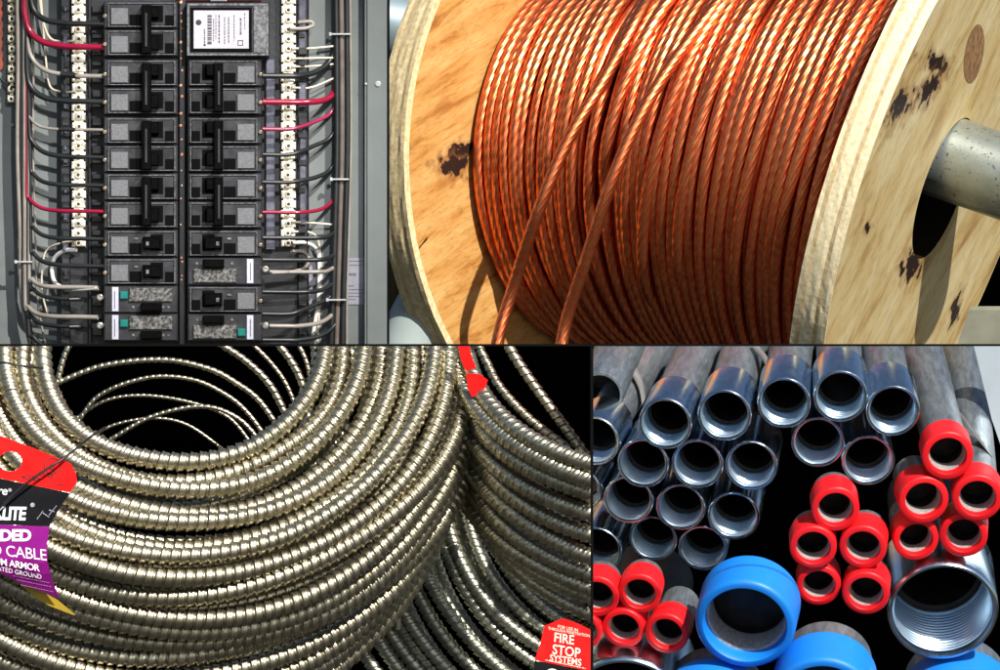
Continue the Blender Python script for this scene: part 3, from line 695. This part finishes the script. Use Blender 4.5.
# ---- black tie wire
o = tube('tie_wire', [(-10, 526, -244), (4, 508, -244), (22, 490, -243), (45, 472, -240), (70, 456, -232), (92, 438, -205), (108, 427, -150)], 1.25, M['wblack'], None, sides=8); tag(o, 'thin black tie wire slanting across the red and black tag', 'tie wire')
o = tube('tie_wire', [(-20, 360, -60), (8, 363, -64), (26, 366, -62), (44, 368, -50)], 1.1, M['wblack'], None, sides=8); tag(o, 'short thin black tie wire across the turns at the upper left', 'tie wire')
# ---- tags
M['tagred'] = mat('glossy_red_card', (.80, .006, .006), (.86, .012, .01), rough=.75, scale=60, spec=.12)
M['tagblack'] = mat('glossy_black_card', (.006, .006, .008), (.010, .010, .012), rough=.7, scale=60, spec=.06)
M['tagpurple'] = mat('glossy_purple_card', (.20, .004, .17), (.24, .008, .20), rough=.75, scale=60, spec=.12)
M['tagyellow'] = mat('ochre_card_edge', (.52, .34, .03), (.44, .28, .03), rough=.5, scale=60)
M['darkink'] = mat('dark_red_black_ink', (.05, .0, .0), rough=.6)
M['tagwhite'] = mat('white_tag_lettering', (.85, .85, .85), rough=.5)
M['tagpink'] = mat('pale_pink_tag_lettering', (.62, .35, .55), rough=.5)
M['tagcream'] = mat('cream_tag_lettering', (.95, .80, .62), rough=.5)
def sheet(name, poly, dfun, m, parent=None, thick=.5, sub=5, hole=None):
    """thin bent card: polygon (x, y) with a depth function"""
    bm = bmesh.new(); vs = [bm.verts.new((x, y, 0)) for x, y in poly]; f = bm.faces.new(vs)
    if hole:
        hx, hy, hr, hr2 = hole; hv = [bm.verts.new((hx + hr * math.cos(a), hy + hr2 * math.sin(a), 0)) for a in np.linspace(0, 2 * np.pi, 28, endpoint=False)]
        bm.faces.remove(f)
        es = [bm.edges.get((vs[i], vs[(i + 1) % len(vs)])) or bm.edges.new((vs[i], vs[(i + 1) % len(vs)])) for i in range(len(vs))]
        es += [bm.edges.new((hv[i], hv[(i + 1) % len(hv)])) for i in range(len(hv))]
        bmesh.ops.triangle_fill(bm, use_beauty=True, edges=es)
    for k in range(-8, 24):   # slice in strips so that the card can bend
        bmesh.ops.bisect_plane(bm, geom=bm.verts[:] + bm.edges[:] + bm.faces[:], plane_co=(0, 400 + k * 14, 0), plane_no=(0, 1, 0))
    bm.verts.index_update(); v = np.array([[q.co.x, q.co.y, dfun(q.co.x, q.co.y)] for q in bm.verts]); F = [tuple(q.index for q in f.verts) for f in bm.faces]; n = len(v)
    be = [(e.verts[0].index, e.verts[1].index) for e in bm.edges if len(e.link_faces) == 1]; bm.free()
    v2 = v.copy(); v2[:, 2] += thick
    F2 = F + [tuple(n + i for i in reversed(f)) for f in F] + [(a, b, n + b, n + a) for a, b in be]
    return mesh_np(name, Wn(np.concatenate([v, v2])), F2, m, parent, False)
def d1(x, y): return -224 - (y - 470) * .16 - x * .03 if y < 560 else -238.4 - x * .03 + (y - 560) * .5
tg = thing('cable_tag', 'large red, black and purple cable tag with a round hole hanging at the left edge', 'tag', W(20, 430, -220))
sheet('red_top', [(-60, 412), (0, 431), (40, 446), (71, 459), (76.5, 469), (77.5, 477), (70.5, 488), (36, 481), (0, 473.5), (-60, 466)], d1, M['tagred'], tg, hole=(11.5, 457, 11.5, 10))
sheet('black_band', [(-60, 466.3), (0, 473.8), (36, 481.3), (70.3, 488.3), (62, 501), (56, 511), (50.5, 521.3), (0, 519), (-60, 516)], d1, M['tagblack'], tg)
sheet('purple_panel', [(-60, 516.3), (0, 519.3), (50.4, 521.6), (48, 540), (48.5, 556), (53, 574), (60, 592), (25, 579), (0, 566), (-60, 535)], d1, M['tagpurple'], tg)
sheet('yellow_flap', [(20, 578), (38, 583), (58, 594), (76, 609), (73, 609), (50, 600), (34, 590)], lambda x, y: -222 + (y - 578) * .3, M['tagyellow'], tg)
def tx(s, x, y, size, m, xd=(1, 0), yd=(0, -1), bold=0.0, off=.5, name='lettering', df=d1, track=1.0, parent=None):
    # depth follows the card along both directions
    e = 1.0; dd = df(x, y) - off
    xs = (xd[0], xd[1], df(x + xd[0] * 8, y + xd[1] * 8) / 8 - df(x, y) / 8); ys = (yd[0], yd[1], 0 if abs(yd[1]) < .1 else (df(x, y + yd[1] * 8) - df(x, y)) / 8)
    return text(name, s, (x, y, dd), xs, ys, size, m, parent or tg, bold, track=track)
tx('UL', 49.5, 464, 9.5, M['darkink'], xd=(.55, .32), yd=(.30, -.92), bold=.03)
tx('LISTED', 40, 470.5, 5.2, M['darkink'], xd=(.95, .22), bold=.02)
tx('MC CABLE', 23, 473.5, 4.6, M['darkink'], xd=(.8, .17), bold=.03)
for (a, b_) in ((.0, 1), ):
    th = np.linspace(0, 2 * np.pi, 40, endpoint=False); v = []
    for rr in (8.7, 7.7):
        for a in th: x, y = 53.5 + rr * math.cos(a), 461.5 + rr * .92 * math.sin(a); v.append((x, y, d1(x, y) - .5))
    mesh_np('emblem_ring', Wn(v), [(j, (j + 1) % 40, 40 + (j + 1) % 40, 40 + j) for j in range(40)], M['darkink'], tg)
def scrib(lines, m, df, parent, name='fine_print', off=.45, h=.7):
    F = []; V = []; b = 0
    for (x0, y0, x1, y1) in lines:
        L_ = math.hypot(x1 - x0, y1 - y0); u = 0
        while u < L_ - .6:
            w = min(random.uniform(.6, 2.4), L_ - u); a = (x0 + (x1 - x0) * u / L_, y0 + (y1 - y0) * u / L_); c = (x0 + (x1 - x0) * (u + w) / L_, y0 + (y1 - y0) * (u + w) / L_)
            for (x, y) in ((a[0], a[1] - h / 2), (c[0], c[1] - h / 2), (c[0], c[1] + h / 2), (a[0], a[1] + h / 2)): V.append((x, y, df(x, y) - off))
            F.append((b, b + 1, b + 2, b + 3)); b += 4; u += w + random.uniform(.4, .9)
    return mesh_np(name, Wn(V), F, m, parent, False)
scrib([(22, 468, 64, 481), (0, 433, 44, 449), (60, 479, 66, 481)], M['darkink'], d1, tg)
tx('ire', -4, 489.5, 12, M['tagwhite'], xd=(1.0, .06), yd=(.18, -1), bold=.012, track=.95); tx('®', 9.5, 487, 4.5, M['tagwhite'])
tx('KLITE', -5.5, 514.3, 17.2, M['tagwhite'], xd=(.84, .01), yd=(.10, -1.03), bold=.035, track=.86); tx('®', 31.5, 502, 5.5, M['tagwhite'])
tx('DED', 1, 535.3, 15.5, M['tagwhite'], xd=(1.04, .0), yd=(.02, -1), bold=.04, track=.95)
tx('D CABLE', -7, 549.0, 15.6, M['tagwhite'], xd=(.93, .10), yd=(-.06, -1.0), bold=.0, track=.95)
tx('UM ARMOR', -4, 558.2, 9.4, M['tagwhite'], xd=(.96, .16), yd=(-.04, -1.0), bold=.01, track=.92, off=1.3)
tx('ATED GROUND', -1, 564.6, 6.4, M['tagwhite'], xd=(.95, .19), bold=.0, off=3.2)
scrib([(14, 570, 50, 577), (18, 574, 52, 581), (22, 579, 54, 586)], M['tagpink'], d1, tg, h=.6)
scrib([(38, 514, 44, 506), (44, 508, 50, 512), (50, 510, 58, 500), (50, 505, 56, 507)], M['strip'], d1, tg, h=1.0, name='scuff_mark')
# small tag between the coils
d2 = lambda x, y: -35 + (y - 350) * .1
t2 = thing('small_red_tag', 'small torn red tag wedged between the two coils at the top', 'tag', W(472, 395, -35))
sheet('upper_flap', [(457, 340), (468, 342), (472, 357), (476, 368), (466, 371), (461, 360)], d2, M['tagred'], t2)
sheet('lower_flap', [(466, 373), (480, 374), (488, 380), (484, 391), (472, 397), (468, 388)], d2, M['tagred'], t2)
# fire stop tag
d3 = lambda x, y: -190 + (y - 640) * -.1
t3 = thing('fire_stop_tag', 'red and black tag with cream FIRE STOP SYSTEMS lettering at the lower right', 'tag', W(565, 665, -190))
sheet('red_panel', [(561, 616), (566, 616.5), (578, 621), (596, 630), (620, 634), (620, 676), (590, 668), (534.5, 657), (540, 640), (544, 623)], d3, M['tagred'], t3)
sheet('black_foot', [(534.3, 657.4), (590, 668.4), (620, 676.4), (620, 720), (528, 720)], d3, M['tagblack'], t3)
def t3x(s, x, y, size, xd, bold=0, track=1.0): tx(s, x, y, size, M['tagcream'], xd=xd, yd=(.06, -1), bold=bold, df=d3, track=track, parent=t3)
t3x('FIRE', 553, 638.5, 13, (.86, .13), .012); t3x('STOP', 551.5, 650.5, 13.5, (.86, .13), .012); t3x('SYSTEMS', 549, 657.6, 9.5, (.86, .14), .01)
t3x('FOR USE IN', 557, 625.0, 4.4, (.9, .18)); t3x('THROUGH PENETRATION', 547.5, 626.6, 3.9, (.9, .17))
scrib([(545, 656.8, 586, 665.5)], M['tagcream'], d3, t3, h=.8)
th = np.linspace(0, 2 * np.pi, 36, endpoint=False)
v = [(551.5 + 7.4 * math.cos(a), 672.5 + 7.2 * math.sin(a), d3(551, 672) - .6) for a in th]
mesh_np('emblem_disc', Wn(v), [tuple(range(36))], M['tagcream'], t3)
text('emblem_print', 'B', (549, 676, d3(551, 672) - 1.0), (1, 0, 0), (0, -1, 0), 9, M['darkink'], t3, .02)
# pale stick and green scrap in the gap
M['stick'] = mat('pale_wood_stick', (.6, .56, .45), (.5, .45, .33), rough=.6, scale=60)
M['greenscrap'] = mat('green_plastic_scrap', (.01, .16, .05), (.01, .11, .03), rough=.4, scale=60)
o = boxes('wood_stick', [(395.5, 400, 585, 632, 150, 154, .6)], M['stick']); tag(o, 'thin pale upright stick in the dark gap below the front coil', 'stick')
o = boxes('green_scrap', [(391, 395, 616, 630, 146, 152, .8)], M['greenscrap']); tag(o, 'tiny green plastic scrap beside the pale stick', 'scrap')

tg['e'].location += Vector((.0042, 0, -.0028))   # SHIFT_TAG

hole_arcs = [([(66, 424), (100, 402), (140, 396), (188, 403), (226, 418), (252, 448)], 2.6, 175), ([(108, 440), (150, 417), (200, 407), (236, 419), (262, 446)], 3.4, 150), ([(70, 430), (96, 396), (145, 378), (190, 380), (225, 396), (247, 415), (268, 444)], 3.2, 165),
 ([(52, 384), (100, 366), (160, 360), (206, 369), (235, 384), (258, 402), (282, 436)], 4.2, 160), ([(212, 340), (245, 362), (270, 388), (290, 428)], 5.2, 150), ([(246, 340), (268, 362), (284, 384), (296, 412)], 3.2, 175),
 ([(272, 338), (290, 362), (301, 385), (303, 410)], 5.4, 150), ([(293, 338), (304, 360), (310, 385)], 3.4, 180), ([(70, 338), (61, 356), (54, 382)], 4.2, 160), ([(82, 442), (110, 426), (150, 419), (185, 426), (222, 452), (240, 470)], 2.4, 185),
]
ps = []
for pts, r, d in hole_arcs:
    r *= .72; ps.append(armour(spline([(x, y, d) for x, y in pts]), r, 4.0 + r * 1.05, sides=12, per=9, ph=random.random()))
v, q = join_q(ps); mesh_np('deep_winding', Wn(v), q, M['arm'], c1)
# ================================================================== PANEL D: pipes
CUR = 'D'
M['chrome'] = None
def zinc(name, c1, c2, r1, r2, sc, metal=1.0, bstr=.12, streak=1.0):
    m, nt, b = new_mat(name); v = coords(nt, (1, 1, streak))
    n = noise(nt, v, sc, 5, .6, .4); nt.links.new(mix(nt, ramp(nt, n, [(.36, 0), (.64, 1)]), c1, c2), b.inputs['Base Color'])
    b.inputs['Metallic'].default_value = metal
    n2 = noise(nt, v, sc * 2.7, 4, .6)
    mr = nd(nt, 'ShaderNodeMapRange'); mr.inputs['To Min'].default_value = r1; mr.inputs['To Max'].default_value = r2; mr.inputs['From Min'].default_value = .3; mr.inputs['From Max'].default_value = .7
    nt.links.new(n2, mr.inputs[0]); nt.links.new(mr.outputs[0], b.inputs['Roughness'])
    bump(nt, b, n2, min(1, bstr * 2.5), .0004); return m
M['collar'] = zinc('bright_zinc_coupling', (.64, .74, .84), (.50, .60, .68), .14, .27, 2.0, streak=.4, bstr=.02)
M['thread'] = zinc('threaded_zinc_bore', (.64, .80, .94), (.56, .74, .90), .28, .38, 2.0, metal=.9, bstr=.03)
M['galv'] = zinc('dull_galvanised_pipe', (.31, .345, .37), (.18, .205, .225), .36, .55, 5.0, .75, .2, streak=.22)
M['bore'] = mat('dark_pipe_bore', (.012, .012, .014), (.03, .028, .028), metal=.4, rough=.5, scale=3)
M['borelip'] = mat('grey_pipe_end', (.30, .29, .28), (.48, .46, .44), metal=.3, rough=.6, scale=14, bstr=.5, bdist=.0004)
M['capred'] = mat('red_plastic_cap', (.78, .008, .014), (.70, .006, .010), rough=.40, rough2=.55, scale=3, bstr=.06, bdist=.0003)
M['capblue'] = mat('blue_plastic_cap', (.006, .20, .72), (.005, .18, .66), rough=.42, rough2=.56, scale=3, bstr=.06, bdist=.0003)
M['strap'] = mat('grey_brown_strap', (.13, .125, .12), (.18, .175, .17), metal=.0, rough=.5, scale=60)
M['strapdk'] = mat('brown_grey_strap', (.075, .065, .055), (.11, .10, .09), metal=.0, rough=.5, scale=60)
def lathe(name, prof, m, parent, seg=72, flat=False):
    """prof: (radius, z) pairs, z runs back into the pipe; unit radius"""
    N = seg; v = []
    for (r, z) in prof:
        for i in range(N):
            a = 2 * math.pi * i / N; v.append((r * math.cos(a), r * math.sin(a), z))
    f = [(k * N + i, k * N + (i + 1) % N, (k + 1) * N + (i + 1) % N, (k + 1) * N + i) for k in range(len(prof) - 1) for i in range(N)]
    me = bpy.data.meshes.new(name); me.from_pydata(v, [], f)
    for p in me.polygons: p.use_smooth = not flat
    me.set_sharp_from_angle(angle=math.radians(40)) if hasattr(me, 'set_sharp_from_angle') else None
    me.materials.append(m); o = bpy.data.objects.new(name, me); link(o); o.parent = parent
    return o
def proto_steel(L=18.0, zc=2.6, nm='steel_conduit', ng=7):
    e = bpy.data.objects.new(nm, None); link(e)
    prof = [(1.0, zc), (1.0, .10), (.985, .03), (.955, 0), (.915, .0), (.895, .05)]
    lathe('coupling', [(.82, zc + .02)] + prof + [(.885, .16)], M['collar'], e)
    th = [(.885, .16)]
    pz_ = 1.26 / ng
    for i in range(ng):
        z = .18 + i * pz_; th += [(.892 - .31 * pz_, z), (.892 - .31 * pz_, z + .32 * pz_), (.892, z + .66 * pz_)]
    th += [(.84, 1.46), (.84, 1.50)]
    lathe('bore_thread', th, M['thread'], e, flat=True)
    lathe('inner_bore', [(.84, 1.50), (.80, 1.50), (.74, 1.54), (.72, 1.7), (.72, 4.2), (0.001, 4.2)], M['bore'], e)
    lathe('pipe_body', [(.83, zc + .03), (.83, L)], M['galv'], e)
    return e
def proto_cap(mc, name, hole=.72, clen=1.35, L=18.0):
    e = bpy.data.objects.new(name, None); link(e)
    h = hole
    lathe('cap', [(h - .01, 1.0), (h, .16), (h + .012, .03), (h + .035, .0), (.93, .0), (.975, .03), (.995, .07), (1.0, .11), (1.0, .16), (1.0, clen - .12), (1.0, clen - .05), (.99, clen), (.86, clen + .02)], mc, e)
    lathe('pipe_end', [(h + .02, .34), (h - .05, .36), (h - .075, .5), (h - .075, .9)], M['borelip'], e)
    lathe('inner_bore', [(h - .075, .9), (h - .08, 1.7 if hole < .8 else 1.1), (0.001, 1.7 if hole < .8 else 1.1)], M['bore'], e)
    lathe('pipe_body', [(.865, clen + .0), (.865, L)], M['galv'], e)
    return e
SHORT = {}; NEWME = []
def place(e, first, x, y, r, label, cat, group, dirxy=None, tilt=None, d=0.0, vp=(845, 60), Lb=None):
    if not first:
        c = e.copy(); COL.objects.link(c); kids = []
        for ch in e.children: q = ch.copy(); COL.objects.link(q); q.parent = c; kids.append(q)
    else: c = e; kids = list(e.children)
    al = math.radians(tilt if tilt is not None else 19 + (y - 400) / 230 * 11)
    dx, dy = dirxy if dirxy else (vp[0] - x, vp[1] - y); L = math.hypot(dx, dy); dx /= L; dy /= L
    back = Vector((dx * math.sin(al), math.cos(al), -dy * math.sin(al)))     # world axes
    c.rotation_mode = 'QUATERNION'; c.rotation_quaternion = back.to_track_quat('Z', 'Y') @ Matrix.Rotation(random.uniform(0, 6.28), 4, 'Z').to_quaternion()
    c.location = W(x, y, d); c.scale = (r * kf(),) * 3
    c['label'] = label; c['category'] = cat; c['group'] = group
    for k_ in kids:
        CUTS.append((k_, 'D'))
        if Lb and k_.name.split('.')[0] in ('pipe_body',):     # a shorter pipe behind the end
            key = (k_.data.name, Lb)
            if key not in SHORT:
                me = k_.data.copy()
                for v_ in me.vertices:
                    if v_.co.z > 6: v_.co.z = Lb
                SHORT[key] = me
            NEWME.append((k_, SHORT[key]))
    return c
steel = [ # x, y, r, dir, label, depth
 (665, 423.7, 27.2, None, 'steel conduit with open threaded end, front one of the top row at the left', 0),
 (724.3, 415.3, 27.4, None, 'steel conduit second from the left of the five in the top row', -2),
 (784, 403, 27.2, None, 'steel conduit in the top row just right of the thin strap', 0),
 (840.5, 396.3, 27.6, None, 'steel conduit highest of the top row, pointing straight up the picture', -2),
 (893, 411, 27.2, None, 'steel conduit at the right end of the top row beside the red capped column', 0),
 (594, 441, 26.0, None, 'steel conduit cut by the left edge just below the pale strap', 18),
 (642.9, 463.5, 26.3, None, 'steel conduit first in the second row of three touching ends', 34),
 (697.5, 464.3, 26.5, None, 'steel conduit in the middle of the second row of three touching ends', 34),
 (751.7, 466, 26.8, None, 'steel conduit at the right of the second row with its shiny coupling side showing', 34),
 (818.4, 442.7, 27.2, (.1, -1), 'steel conduit under the highest one, above the middle red caps', 34),
 (868.9, 461, 27.2, (-.15, -1), 'steel conduit lower right of the top rows, next to the right red caps', 36),
 (576, 490, 25.5, None, 'steel conduit barely showing at the left edge in the third row', 56),
 (628.3, 500.5, 25.7, None, 'steel conduit at the left of the third row', 66),
 (681, 508, 25.3, None, 'steel conduit in the middle of the third row', 68),
 (734.3, 517, 26.5, None, 'steel conduit at the right of the third row above the blue cap', 64),
 (653.4, 540, 24.8, None, 'steel conduit in the fourth row touching the left red caps', 98),
 (703.6, 549.7, 25.4, None, 'steel conduit lowest of the small ones, beside the big blue cap', 96),
 (597, 552, 26.0, None, 'steel conduit at the left edge directly above the left red caps', 100)]
pe = proto_steel()
for i, (x, y, r, dr, lb, d) in enumerate(steel): place(pe, i == 0, x, y, r, lb, 'conduit', 'steel conduits with open threaded ends', dr, d=d, Lb=None if i < 7 else 3.4)
red = [(947.7, 456, 26.0, (-.2, -1), 'red capped pipe topmost in the right pile', 0), (924.2, 500.5, 25.4, (-.35, -1), 'red capped pipe left in the second row of the right pile', 16),
 (977.7, 498.5, 25.4, (-.04, -1), 'red capped pipe right in the second row of the right pile', 16), (917, 540, 23.0, (-.3, -1), 'red capped pipe left in the lowest row of the right pile', 38),
 (964.5, 536, 24.2, (.1, -1), 'red capped pipe right in the lowest row of the right pile', 38),
 (835.6, 509.5, 24.2, (-.1, -1), 'red capped pipe alone at the top of the middle pile', 4), (813.3, 548, 23.8, (-.0, -1), 'red capped pipe left in the middle row of the middle pile', 16),
 (863.2, 547.6, 23.8, (.2, -1), 'red capped pipe right in the middle row of the middle pile', 16), (819.3, 586.3, 22.5, (0, -1), 'red capped pipe left at the foot of the middle pile', 38),
 (866.2, 594, 24.0, (.15, -1), 'red capped pipe right at the foot of the middle pile with a small crack', 30),
 (639.5, 594, 21.8, (.3, -1), 'red capped pipe at the top of the left pile', 6), (597, 597, 22.4, (.3, -1), 'red capped pipe cut by the left edge in the left pile', 12),
 (623.5, 629, 21.6, (.35, -1), 'red capped pipe in the middle of the bottom row of the left pile', 22), (666.3, 634, 22.2, (.52, -1), 'red capped pipe at the right of the left pile with grey pipe showing behind', 12),
 (582, 632, 20.6, (.3, -1), 'red capped pipe barely showing at the lower left edge', 26)]
pr = proto_cap(M['capred'], 'red_capped_pipe')
for i, (x, y, r, dr, lb, d) in enumerate(red): place(pr, i == 0, x, y, r, lb, 'capped pipe', 'pipes with red end caps', dr, tilt=21 + max(0, (y - 450)) / 180 * 7, d=d, Lb=None if i in (0, 2) else (3.2 if i == 13 else (2.6 if i in (1, 3) else 1.9)))
pb = proto_cap(M['capblue'], 'blue_capped_pipe', hole=.81, clen=1.02)
for i, (x, y, r, dr, lb, d) in enumerate([(744.5, 624.5, 50.5, (.26, -1), 'large blue capped pipe in the lower middle, whole rim in view', -30), (823, 703, 52, (.12, -1), 'large blue capped pipe cut off by the bottom edge, grey pipe showing above it', -20), (962, 733, 60, (-.05, -1), 'blue capped pipe of which only the top shows under the big steel coupling', 106), (712, 735, 56, (.1, -1), 'large blue capped pipe hidden but for its top under the whole blue one', -6)]):
    place(pb, i == 0, x, y, r, lb, 'capped pipe', 'large pipes with blue end caps', dr, tilt=31, d=d, Lb=1.15 if i == 0 else 1.6)
pg = proto_steel(14.0, 1.62, 'large_coupling', 13); 
place(pg, True, 944.5, 613, 56.5, 'very large threaded steel coupling at the lower right under the red caps', 'coupling', 'large steel couplings', (-.1, -1), tilt=29, d=74, Lb=1.7)
place(pg, False, 626, 712, 62, 'very large dark steel coupling at the lower left mirroring the red caps', 'coupling', 'large steel couplings', (.2, -1), tilt=30, d=40, Lb=1.7)
for k_, me_ in NEWME: k_.data = me_
# long grey pipes at the upper right
def longpipe(label, x, y, r, dirxy, tilt, d, L=15):
    e = bpy.data.objects.new('grey_pipe', None); link(e)
    lathe('pipe_wall', [(.82, 1.2), (.86, 0), (.97, 0), (1.0, .06), (1.0, L)], M['galv'], e)
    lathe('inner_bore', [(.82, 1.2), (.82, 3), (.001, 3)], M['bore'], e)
    place(e, True, x, y, r, label, 'pipe', 'long grey pipes at the right', dirxy, tilt, d)
longpipe('dark pipe showing between the couplings at the upper left corner', 600, 395, 24, (.45, -1), 19, 70)
M['sheetsteel'] = mat('pale_blue_grey_sheet_steel', (.40, .46, .50), (.48, .54, .57), metal=.5, rough=.4, scale=14, bstr=.1)
v, f = prism([(974, 330), (1060, 330), (1060, 560), (1030, 520), (996, 420)], 170, 176)
o = mesh_np('steel_sheet', Wn(v), f, M['sheetsteel'], None, False); tag(o, 'pale blue grey steel sheet at the right edge behind the grey pipes', 'sheet')
def strap(name, label, pts, w, m):
    """flat band following pts; w = width vector in px"""
    P = spline(pts, 10); n = len(P); wv = np.array(w, float); nn = np.array([0, 0, 1.0])
    v = np.concatenate([P, P + wv, P + wv + nn * 1.2, P + nn * 1.2]); f = []
    for i in range(n - 1):
        for a in range(4): b = (a + 1) % 4; f.append((a * n + i, a * n + i + 1, b * n + i + 1, b * n + i))
    o = mesh_np(name, Wn(v), f, m, None, True); tag(o, label, 'strap'); return o
strap('steel_strap', 'pale grey flat strap over the pipes at the upper left', [(590, 340, 165), (604, 352, 150), (622, 366, 145), (633, 376, 140), (640, 390, 128), (643, 406, 115)], (4, -9, 25), M['strap'])
strap('steel_strap', 'thin pale strap slanting between the couplings at the top', [(748, 338, 140), (757, 352, 118), (766, 364, 92), (772, 378, 80)], (3, -7, 18), M['strap'])
strap('steel_strap', 'brownish flat strap bending round the right pipe column', [(917, 420, 110), (922, 414, 84), (931, 411, 70), (942, 410, 64), (953, 412, 68), (962, 418, 76), (971, 428, 80), (982, 443, 76), (994, 458, 76)], (-4, -10, 24), M['strapdk'])
# ================================================================== cut at the compartment walls
for o, p in CUTS:
    pass
def finish():
    bpy.context.view_layer.update()
    for o, p in CUTS:
        x0, x1, y0, y1 = PAN[p]['box']; k = kf(p)
        planes = []
        if x0 is not None: planes.append((Vector(((x0 - 500) * k, 0, 0)), Vector((1, 0, 0))))
        if x1 is not None: planes.append((Vector(((x1 - 500) * k, 0, 0)), Vector((-1, 0, 0))))
        if y0 is not None: planes.append((Vector((0, 0, (335 - y0) * k)), Vector((0, 0, -1))))
        if y1 is not None: planes.append((Vector((0, 0, (335 - y1) * k)), Vector((0, 0, 1))))
        mw = o.matrix_world; co = np.empty(len(o.data.vertices) * 3, dtype=np.float32)
        o.data.vertices.foreach_get('co', co); co = co.reshape(-1, 3).astype(float)
        mwn = np.array(mw); wc = co @ mwn[:3, :3].T + mwn[:3, 3]
        need = []; gone = False
        for c, n in planes:
            s = (wc - np.array(c)) @ np.array(n)
            if s.max() <= 1e-5: gone = True
            elif s.min() < 0: need.append((c, n))
        if gone: bpy.data.objects.remove(o); continue
        if not need: continue
        if o.data.users > 1: o.data = o.data.copy()
        bm = bmesh.new(); bm.from_mesh(o.data); inv = mw.inverted(); it = mw.to_3x3().transposed()
        for c, n in need:
            bmesh.ops.bisect_plane(bm, geom=bm.verts[:] + bm.edges[:] + bm.faces[:], plane_co=inv @ c, plane_no=(it @ n).normalized(), clear_inner=True, dist=1e-7)
        if len(bm.faces) == 0:
            bm.free(); bpy.data.objects.remove(o); continue
        bm.to_mesh(o.data); bm.free()
    names = [e.name for e in bpy.data.objects if e.type == 'EMPTY' and not e.children]
    for n in names: bpy.data.objects.remove(bpy.data.objects[n])
finish()
# ================================================================== dividers and backdrop
def wbox(name, x0, x1, z0, z1, y0, y1, m):
    v = [(x, y, z) for y in (y0, y1) for x, z in ((x0, z0), (x1, z0), (x1, z1), (x0, z1))]
    c = Vector(((x0 + x1) / 2, (y0 + y1) / 2, (z0 + z1) / 2))
    me = bpy.data.meshes.new(name); me.from_pydata([Vector(q) - c for q in v], [], [(3, 2, 1, 0), (4, 5, 6, 7), (0, 1, 5, 4), (1, 2, 6, 5), (2, 3, 7, 6), (3, 0, 4, 7)])
    me.materials.append(m); o = bpy.data.objects.new(name, me); link(o); o.location = c; return o
YF = -0.92; kd = (1 + YF / DCAM) * .001
def px(x): return (x - 500) * kd
def pz(y): return (335 - y) * kd
h = wbox('divider', px(-60), px(1060), pz(346.2), pz(344.0), YF, YF + .0004, M['divider'])
tag(h, 'thin black horizontal strip between the upper and lower displays', 'divider strip')
v1 = wbox('divider', px(386.9), px(389.4), pz(343.9), pz(-60), YF, YF + .0004, M['divider'])
tag(v1, 'thin black upright strip between breaker panel and copper spool', 'divider strip')
v2 = wbox('divider', px(590.4), px(593.3), pz(740), pz(346.3), YF, YF + .0004, M['divider'])
tag(v2, 'thin black upright strip between armored cable and pipes', 'divider strip')
bd = wbox('backdrop', -1.3, 1.3, -.8, .44, 1.0, 1.02, M['black']); bd['kind'] = 'structure'
M['ground'] = mat('grey_ground', (.016, .016, .014), (.03, .029, .026), rough=.9, scale=4)
gr = wbox('ground', -40, 40, -1.35, -1.3, -70, 1.0, M['ground']); gr['kind'] = 'structure'

# ================================================================== light, sky, camera
w = bpy.data.worlds.new('World'); SC.world = w; w.use_nodes = True
nt = w.node_tree; bg = nt.nodes['Background']; sky = nt.nodes.new('ShaderNodeTexSky'); sky.sky_type = 'NISHITA'; sky.sun_disc = False
AZ, EL = 31, 38      # the sun stands in front of the display, to the right
sv = Vector((math.sin(math.radians(AZ)) * math.cos(math.radians(EL)), -math.cos(math.radians(AZ)) * math.cos(math.radians(EL)), math.sin(math.radians(EL))))
sky.sun_elevation = math.radians(EL); sky.sun_rotation = math.radians(180 - AZ)
nt.links.new(sky.outputs[0], bg.inputs[0]); bg.inputs[1].default_value = 0.07
sl = bpy.data.lights.new('sun', 'SUN'); sl.energy = 5.0; sl.angle = math.radians(0.7); sl.color = (1, .96, .9)
so = bpy.data.objects.new('sun', sl); link(so); so.rotation_euler = (-sv).to_track_quat('-Z', 'Y').to_euler(); so.location = sv * 5
cd = bpy.data.cameras.new('camera'); co_ = bpy.data.objects.new('camera', cd); link(co_)
co_.location = (0, -DCAM, 0); co_.rotation_euler = (math.pi / 2, 0, 0)
cd.sensor_width = 36; cd.lens = 36 * DCAM / 1.0; cd.clip_end = 200; cd.clip_start = 0.5
SC.camera = co_
fl = bpy.data.lights.new('flash', 'SPOT'); fl.energy = 850; fl.spot_size = math.radians(3.9); fl.spot_blend = .35; fl.shadow_soft_size = .06
fo = bpy.data.objects.new('flash', fl); link(fo); fo.location = (.7, -5.6, 2.2); fo.rotation_euler = (Vector((-.31, -.15, .17)) - fo.location).to_track_quat('-Z', 'Y').to_euler()
SC.view_settings.view_transform = 'Standard'; SC.view_settings.look = 'None'; SC.view_settings.exposure = 0.45; SC.view_settings.gamma = 1
SC.cycles.sample_clamp_indirect = 4
SC.render.engine = 'CYCLES'
